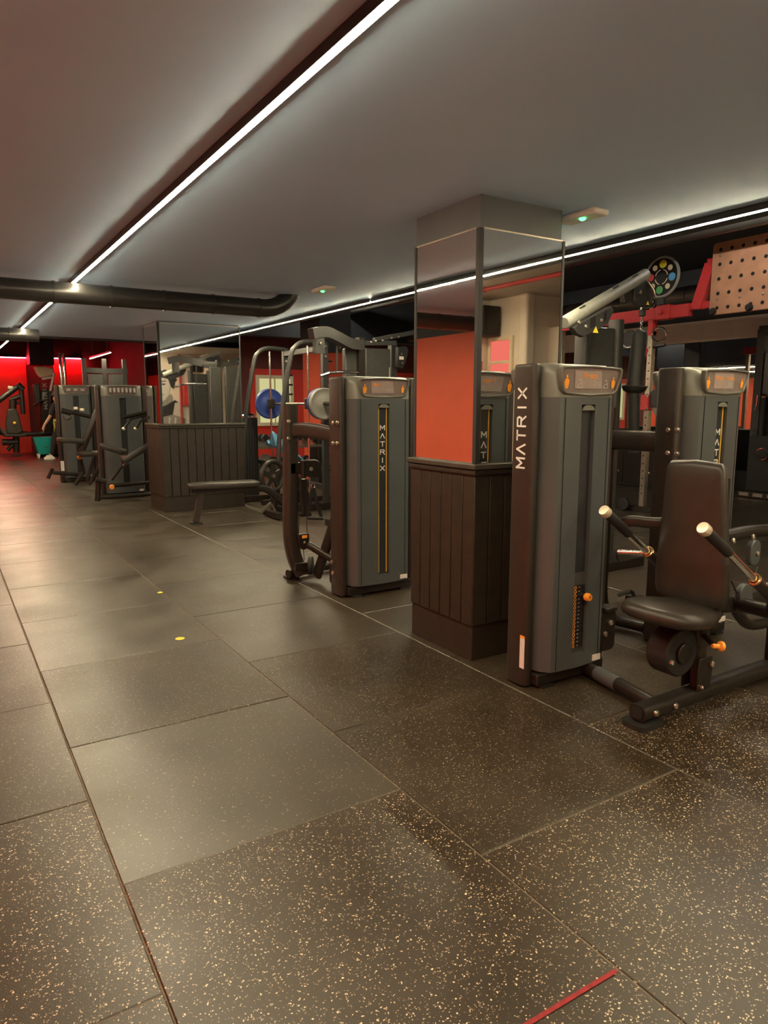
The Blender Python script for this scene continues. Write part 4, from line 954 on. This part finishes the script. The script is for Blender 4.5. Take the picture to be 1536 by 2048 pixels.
for px, py in ((152, 819), (164, 822)):
    q = P(px, py, Y=13.1); MB().lathe(q, (0, 0, 1), [(.035, 0), (.04, .02), (.03, .045)], 12).build('end_cap', 'cream_steel', sp)
q = P(159, 914, Y=13.15); MB().lathe(q, (0, -1, 0), [(.03, 0), (.045, .02), (.03, .05)], 12).build('adjust_knob', 'orange', sp)
MB().obox(P(125, 932, Y=13.98), (.03, 0, 0), (0, .003, 0), (0, 0, .09)).build('warning_label', 'label_white', sp)

# cable station between the far panels, behind the two grey towers
cs = thing('cable_crossover', 'black cable frame with pulleys behind the two far grey towers', 'gym machine', (3.3, 15.6, 0))
for px in (172, 212, 252): MB().sweep([V((P(px, 800, Y=15.6).x, 15.6, 0)), V((P(px, 800, Y=15.6).x, 15.6, 2.35))], .08, .08, upv=(0, 1, 0), sec='rect').build('upright', 'station_grey', cs)
for a1, a2 in (((165, 740), (210, 742)), ((205, 742), (255, 742))): MB().bar(P(*a1, Y=15.6), P(*a2, Y=15.6), .07, .10).build('top_beam', 'station_grey', cs)
for px0, px1 in ((176, 208), (216, 248)): MB().box((P(px0, 750, Y=15.6).x, 15.58, .2), (P(px1, 750, Y=15.6).x, 15.64, P(px0, 748, Y=15.6).z)).build('shield', 'acrylic_grey', cs)
MB().bar((P(165, 800, Y=15.6).x, 15.6, .04), (P(258, 800, Y=15.6).x, 15.6, .04), .3, .08).build('base', 'frame', cs)

# ================================================================== FAR LEFT, in the red light
ip = thing('incline_press_machine', 'black plate loaded press with a dark seat against the red lit end wall', 'gym machine', (1.75, 20.5, 0))
def fp(px, py, Y=20.5): return P(px, py, Y=Y)
for a1, a2, r_ in (((-12, 808), (36, 773), .07), ((34, 768), (46, 780), .08), ((42, 772), (46, 828), .06), ((20, 800), (42, 792), .06), ((26, 800), (25, 820), .09), ((42, 806), (32, 806), .04), ((0, 865), (60, 868), .07), ((5, 884), (35, 884), .09), ((32, 868), (33, 905), .08), ((28, 888), (15, 900), .05), ((60, 868), (88, 866), .05)):
    MB().cyl(fp(*a1), fp(*a2), r_, n=10).build('frame_tube', 'frame', ip)
b = MB(); pixpoly(b, [(15, 818), (32, 817), (38, 830), (46, 862), (40, 868), (14, 868), (11, 850)], 20.3, .14); b.build('backrest', 'leather', ip, bevel=.03)
b = MB(); pixpoly(b, [(2, 853), (14, 868), (55, 868), (50, 874), (10, 874), (0, 862)], 20.2, .35); b.build('seat', 'leather', ip, bevel=.03)
MB().cyl(fp(16, 775), fp(30, 777), .05, n=10).build('bar_sleeve', 'cream_steel', ip)
MB().obox(fp(33, 911), (.10, 0, 0), (0, .08, 0), (0, 0, .03)).build('foot', 'frame', ip, bevel=.01)
q = fp(29, 846, 20.28); MB().lathe(q, (0, -1, 0), [(.03, 0), (.04, .03), (.02, .05)], 10).build('adjust_knob', 'yellow_line', ip)
st = thing('stair_climber', 'tall dark cardio machine with a cream curved top beside the red panel', 'gym machine', (2.5, 21.6, 0))
b = MB(); pixpoly(b, [(82, 778), (100, 776), (106, 790), (107, 870), (84, 872), (80, 830)], 21.5, .6); bo = b.build('body', 'frame', st, bevel=.05)
b = MB(); pixpoly(b, [(68, 733), (92, 733), (108, 738), (107, 750), (95, 753), (82, 755), (75, 748)], 21.5, .3); b.build('console', 'cream', st, bevel=.03)
b = MB(); pixpoly(b, [(66, 770), (80, 765), (82, 805), (70, 808)], 21.55, .35); b.build('side_cover', 'station_grey', st, bevel=.03)
for a1, a2, m_ in (((108, 746), (101, 782), 'white_plastic'), ((84, 758), (107, 754), 'white_plastic'), ((101, 782), (100, 830), 'frame'), ((66, 812), (84, 800), 'frame')): MB().cyl(P(*a1, Y=21.45), P(*a2, Y=21.45), .036, n=10).build('hand_rail', m_, st)
letters(bo, 'MATRIX', P(95.5, 818, Y=21.49), (0, 0, 1), (-1, 0, 0), (0, 0, .12), .09, .085, .02, 'grey_print')
MB().box((P(70, 900, Y=21.6).x, 21.3, 0), (P(120, 900, Y=21.6).x, 22.4, .35)).build('base', 'frame', st, bevel=.05)
for k, (px0, px1) in enumerate(((121, 126), (129, 131))):
    t = thing('olympic_bar', ('left' if k == 0 else 'right') + ' one of two steel bars stored upright by the far red panel', 'barbell', P(px1, 905, Y=20.0) * 1.0, 'upright steel bars')
    t.location.z = 0; ORG[t.name] = V(t.location)
    lo = V((P(px1, 800, Y=20.0).x, 20.0, .06)); hi = P(px0 - 2, 706, Y=20.0); mid = lo + (hi - lo) * .70
    MB().cyl(lo, mid, .018, n=8).build('shaft', 'steel', t); MB().cyl(mid, hi, .04, n=12).build('sleeve', 'chrome', t); MB().cyl(mid - (hi - lo) * .012, mid, .06, n=12).build('collar', 'chrome', t)
bh = MB(); x_ = P(127, 800, Y=20.0).x; bh.box((x_ - .2, 19.85, 0), (x_ + .25, 20.15, .06)); tag(bh.build('bar_holder', 'frame', bevel=.01), 'flat black stand holding the upright steel bars', 'stand')
# teal mop bucket on castors
mb = thing('mop_bucket', 'teal plastic mop bucket on white castors down the aisle', 'bucket', P(85, 915, Y=20.6)); mb.location.z = 0; ORG[mb.name] = V(mb.location)
bc = V((P(87, 890, Y=20.6).x, 20.6, 0))
b = MB(); b.loft([[bc + V((x * k, y * k, z)) for x, y in rrect(.50, .38, .06)] for z, k in ((.12, .55), (.14, .62), (.55, 1.0), (.57, 1.04), (.57, .96), (.18, .58))]); b.build('tub', 'teal', mb)
b = MB(); b.torus(bc + V((0, -.02, .50)), (0, 1, .25), .21, .010, 16, 6, 180, 360); b.build('handle', 'frame', mb)
b = MB(); b.prism([(-.03, -.03), (.03, -.03), (.035, .02), (0, .04), (-.035, .02)], bc + V((.04, -.14, .33)), (1, 0, 0), (0, .15, 1), .01); b.build('emblem', 'ink', mb)
for sx in (-1, 1):
    for sy in (-1, 1):
        c_ = bc + V((sx * .14, sy * .10, .05)); MB().cyl(c_ - V((.02, 0, 0)), c_ + V((.02, 0, 0)), .05, n=14).build('castor', 'white_plastic', mb); MB().obox(c_ + V((0, 0, .055)), (.03, 0, 0), (0, .03, 0), (0, 0, .03)).build('castor_fork', 'white_plastic', mb)
cl = MB(); q = P(113, 838, Y=20.16)
cl.loft([[q + V((.16 * (i / 6 - .5) * 1.0, .02 * math.sin(i * 2 + k), -k * .055)) for i in range(7)] for k in range(7)], cap=False, closed=False)
co = cl.build('cleaning_cloth', 'lime_cloth', smooth=80); co.modifiers.new('cloth', 'SOLIDIFY').thickness = .01
tag(co, 'yellow green cleaning cloth tucked at the waist of the person', 'cloth')
# ================================================================== SEEN IN THE MIRRORS: wall behind the viewer
MY = 9.378
def RM(px, py, Y):
    """real point whose reflection in the far pillar mirror falls on a pixel"""
    p = P(px, py, Y=2 * MY - Y); return V((p.x, Y, p.z))
mu = thing('wall_mural', 'black and white wall print of a woman athlete, mirrored in the far pillar', 'wall print', (6.0, YB + .01, .9))
def mural(name, pts, m, lay):
    f = [RM(x, y, YB + .004 + lay * .003) for x, y in pts]; bk_ = [p - V((0, .003, 0)) for p in f]
    return MB().loft([bk_, f]).build(name, m, mu)
mural('shirt', [(326, 812), (350, 800), (360, 806), (356, 828), (352, 848), (324, 849), (322, 826)], 'ink', 1)
mural('arm', [(350, 806), (361, 804), (373, 818), (386, 834), (386, 848), (362, 848), (346, 830)], 'photo_light', 2)
mural('neck', [(325, 798), (343, 788), (346, 802), (330, 812), (323, 808)], 'photo_grey', 3)
mural('face', [(320, 752), (336, 755), (341, 770), (338, 788), (331, 799), (324, 803), (318, 796)], 'photo_light', 4)
mural('eye', [(323, 767), (331, 767), (330, 770), (324, 770)], 'ink', 5)
mural('brow', [(322, 762), (332, 761), (332, 763), (322, 764)], 'ink', 5)
mural('lips', [(322, 788), (329, 788), (326, 791)], 'photo_grey', 5)
mural('hair', [(316, 744), (330, 739), (342, 746), (348, 755), (355, 759), (350, 764), (348, 778), (342, 774), (336, 758), (318, 754)], 'ink', 5)
mural('glove', [(326, 834), (346, 829), (373, 838), (370, 849), (326, 849)], 'photo_grey', 6)
for x in (338, 350, 362): mural('glove_stripe', [(x, 834), (x + 3, 835), (x + 2, 849), (x - 1, 849)], 'photo_light', 7)
a_ = RM(363, 768, YB); c_ = RM(387, 812, YB)
hb = thing('hose_cabinet', 'red fire hose cabinet on the back wall, mirrored in the far pillar', 'fire cabinet', ((a_.x + c_.x) / 2, YB + .08, c_.z))
MB().box((a_.x, YB + .002, c_.z), (c_.x, YB + .2, a_.z)).build('box', 'pipe_red', hb, bevel=.01)
MB().box((a_.x + .03, YB + .2, c_.z + .03), (c_.x - .03, YB + .206, a_.z - .03)).build('door', 'rig_red', hb, bevel=.004)
MB().cyl((c_.x - .06, YB + .2, (a_.z + c_.z) / 2), (c_.x - .06, YB + .22, (a_.z + c_.z) / 2), .02).build('latch', 'steel', hb)
a_ = RM(372, 741, YB); c_ = RM(384, 761, YB)
sg = thing('safety_sign', 'small white and red safety sign above the red cabinet', 'sign', ((a_.x + c_.x) / 2, YB, c_.z))
MB().box((a_.x, YB + .002, c_.z), (c_.x, YB + .01, a_.z)).build('plate', 'label_white', sg)
MB().box((a_.x + .03, YB + .010, c_.z + .05), (c_.x - .06, YB + .012, a_.z - .10)).build('pictogram', 'rig_red', sg)
a_ = RM(377, 682, YB); c_ = RM(398, 707, YB)
spk = thing('wall_speaker', 'black loudspeaker high on the back wall, mirrored in the far pillar', 'loudspeaker', ((a_.x + c_.x) / 2, YB, 2.3))
MB().box((a_.x, YB + .03, 2.35), (c_.x, YB + .28, 2.75)).build('cabinet', 'rubber_black', spk, bevel=.01)
MB().lathe(((a_.x + c_.x) / 2, YB + .28, 2.5), (0, 1, 0), [(.10, 0), (.10, .008), (.085, .008), (.03, .002)], 20).build('driver', 'frame', spk)
MB().box(((a_.x + c_.x) / 2 - .04, YB + .001, 2.5), ((a_.x + c_.x) / 2 + .04, YB + .03, 2.6)).build('bracket', 'frame', spk)
# window with red light in the side room, and its corner pipe
w3 = MB(); w3.ringp(rrect(.50, .95, .002, 1), rrect(.40, .85, .002, 1), (6.70, -1.72, 1.87), (0, -1, 0), (0, 0, 1), .04); w3 = w3.build('window_3', 'cream', kind='structure')
MB().box((6.68, -1.92, 1.45), (6.685, -1.52, 1.98)).build('pane', 'window_red', w3); MB().box((6.68, -1.92, 2.02), (6.685, -1.52, 2.29)).build('pane', 'window_red', w3)
MB().box((6.665, -1.92, 1.98), (6.69, -1.52, 2.02)).build('transom', 'cream', w3)
struct('trim_10', (6.62, -1.32, 0), (6.78, -1.16, 2.86), 'pale_wall', .03)
struct('trim_11', (7.1, -1.25, 1.95), (8.0, -1.0, 2.45), 'pale_wall', .01)

# ================================================================== RIGHT EDGE: cable tower by the mirror wall, low cabinet
ct = thing('cable_column', 'tall black cable column with chrome handles at the right edge of the room', 'gym machine', (10.75, 6.2, 0))
def cpx(px, py, X=10.6): return P(px, py, X=X)
ya, yb_ = cpx(1494, 900).y, cpx(1580, 900).y
for yy in (ya - .05, (ya + yb_) / 2 + .05, yb_): MB().sweep([(10.7, yy, 0), (10.7, yy, 2.55)], .09, .12, upv=(0, 1, 0), sec='rect').build('upright', 'station_grey', ct)
MB().box((10.66, yb_, 2.45), (10.78, ya, 2.6)).build('top_beam', 'station_grey', ct, bevel=.01)
MB().box((10.68, yb_ + .1, .3), (10.74, ya - .12, 2.2)).build('stack_shield', 'slot_dark', ct)
MB().box((10.45, yb_ - .1, 0), (10.95, ya + .02, .10)).build('base', 'frame', ct, bevel=.01)
MB().box((10.55, yb_, .10), (10.62, ya - .05, .95)).build('lower_shroud', 'rubber_black', ct, bevel=.01)
for k, (p0, p1, p2) in enumerate((((1515, 790), (1513, 808), (1509, 821)), ((1506, 858), (1509, 866), (1503, 874)), ((1501, 905), (1504, 913), (1499, 920)))): MB().sweep(smooth_path([cpx(*p0), cpx(*p1), cpx(*p2)], 4), .025, n=8).build('handle', 'chrome', ct)
q = cpx(1528, 796); MB().cyl(q, q + V((0, 0, -.9)), .045, n=14).build('roller', 'rubber_black', ct); MB().lathe(q, (0, 0, 1), [(.04, 0), (.045, .03), (.02, .06)], 12).build('roller_cap', 'copper_ring', ct)
q = cpx(1524, 908, 10.5); MB().lathe(q, (-1, -.4, 0), [(.08, 0), (.085, .02), (.085, .06), (.05, .07)], 16).build('pulley', 'rubber_black', ct); MB().torus(q, (-1, -.4, 0), .085, .01, 18, 6).build('pulley_rim', 'chrome', ct)
for k in range(3): MB().box((10.445, yb_ + .05 + k * .22, .03), (10.452, yb_ + .2 + k * .22, .08)).build('base_slot', 'steel', ct)
lc = thing('storage_cabinet', 'low black cabinet with bolt rows behind the steel rig upright', 'cabinet', (10.5, 8.0, 0))
MB().box((10.3, 7.0, .0), (10.8, 9.6, .98)).build('body', 'rubber_black', lc, bevel=.01)
for k in range(4):
    MB().box((10.285, 7.03 + k * .645, .05), (10.30, 7.63 + k * .645, .93)).build('door', 'frame', lc, bevel=.004)
    for z in (.25, .82): bolt(lc, (10.285, 7.12 + k * .645, z), (-1, 0, 0), .022)

# ================================================================== PERSON by the mop bucket, mostly hidden by the grey tower
def skin_fig(name, joints, edges, m, parent, sub=1):
    o = ORG[parent.name]; me = bpy.data.meshes.new(name); keys = list(joints)
    me.from_pydata([tuple(joints[k][0] - o) for k in keys], [(keys.index(a), keys.index(c)) for a, c in edges], [])
    ob = bpy.data.objects.new(name, me); COLL.objects.link(ob); ob.parent = parent; ORG[ob.name] = o; me.materials.append(M[m])
    ob.modifiers.new('skin', 'SKIN')
    for k, v in zip(keys, me.skin_vertices[0].data): r_ = joints[k][1]; v.radius = (r_, r_); v.use_root = (k == keys[0])
    s_ = ob.modifiers.new('sub', 'SUBSURF'); s_.levels = sub; s_.render_levels = sub
    return ob
PY = 20.25
base = P(112, 912, Y=PY); bx0 = base.x + .12
pe = thing('person', 'person in dark clothes and white shoes bending towards the teal bucket', 'person', (bx0, PY, 0))
def J(dx, z, r, dy=0): return (V((bx0 + dx, PY + dy, z)), r)
jj = {'pelvis': J(.06, .93, .13), 'waist': J(.05, 1.08, .12), 'chest': J(.03, 1.30, .14), 'neck': J(.0, 1.47, .055), 'head0': J(-.01, 1.56, .085), 'head': J(-.02, 1.66, .09),
      'sl': J(-.10, 1.40, .06, -.05), 'el': J(-.20, 1.12, .045, -.1), 'wl': J(-.36, .90, .032, -.16), 'hl': J(-.40, .81, .036, -.18),
      'sr': J(.18, 1.40, .06, .05), 'er': J(.22, 1.12, .045, .02), 'wr': J(.18, .90, .032, -.06), 'hr': J(.16, .82, .036, -.08),
      'hipl': J(-.02, .88, .09, -.02), 'kl': J(-.15, .50, .06, -.05), 'al': J(-.22, .10, .042, -.02), 'hipr': J(.13, .88, .09), 'kr': J(.15, .50, .06, -.02), 'ar': J(.16, .10, .042, .04)}
ee = [('pelvis', 'waist'), ('waist', 'chest'), ('chest', 'neck'), ('neck', 'head0'), ('head0', 'head'), ('chest', 'sl'), ('sl', 'el'), ('el', 'wl'), ('wl', 'hl'), ('chest', 'sr'), ('sr', 'er'), ('er', 'wr'), ('wr', 'hr'), ('pelvis', 'hipl'), ('hipl', 'kl'), ('kl', 'al'), ('pelvis', 'hipr'), ('hipr', 'kr'), ('kr', 'ar')]
for s_, sg_ in (('l', -1), ('r', 1)):
    hx = jj['h' + s_][0]
    for f_ in range(4):
        jj['f%s%d' % (s_, f_)] = (hx + V((-.01 * sg_, -.03 + f_ * .02, -.04)), .010); jj['g%s%d' % (s_, f_)] = (hx + V((-.002 * sg_, -.03 + f_ * .02, -.09 + .008 * abs(f_ - 1))), .008)
        ee += [('h' + s_, 'f%s%d' % (s_, f_)), ('f%s%d' % (s_, f_), 'g%s%d' % (s_, f_))]
    jj['t' + s_] = (hx + V((.03 * sg_, -.05, -.03)), .010); ee.append(('h' + s_, 't' + s_))
skin_fig('body', jj, ee, 'skin', pe)
up_ = {k: (jj[k][0], jj[k][1] + .02) for k in ('pelvis', 'waist', 'chest', 'sl', 'el', 'sr', 'er')}
skin_fig('shirt', up_, [e for e in ee if e[0] in up_ and e[1] in up_], 'dark_cloth', pe)
lo_ = {k: (jj[k][0], jj[k][1] + .022) for k in ('pelvis', 'hipl', 'kl', 'al', 'hipr', 'kr', 'ar')}
skin_fig('trousers', lo_, [e for e in ee if e[0] in lo_ and e[1] in lo_], 'dark_cloth', pe)
hd = jj['head'][0]; MB().lathe(hd + V((0, .02, -.05)), (0, .25, 1), [(.06, -.02), (.105, .03), (.108, .09), (.085, .14), (.03, .165)], 16).build('hair', 'ink', pe)
for k in ('al', 'ar'):
    a_ = jj[k][0]; b = MB(); b.loft([[V((a_.x + x * s1 - .06, a_.y + y * s1, z)) for x, y in rrect(.27, .10, .045)] for z, s1 in ((0, 1), (.03, 1.02), (.05, .95), (.085, .62), (.11, .5))]); b.build('shoe', 'white_plastic', pe)
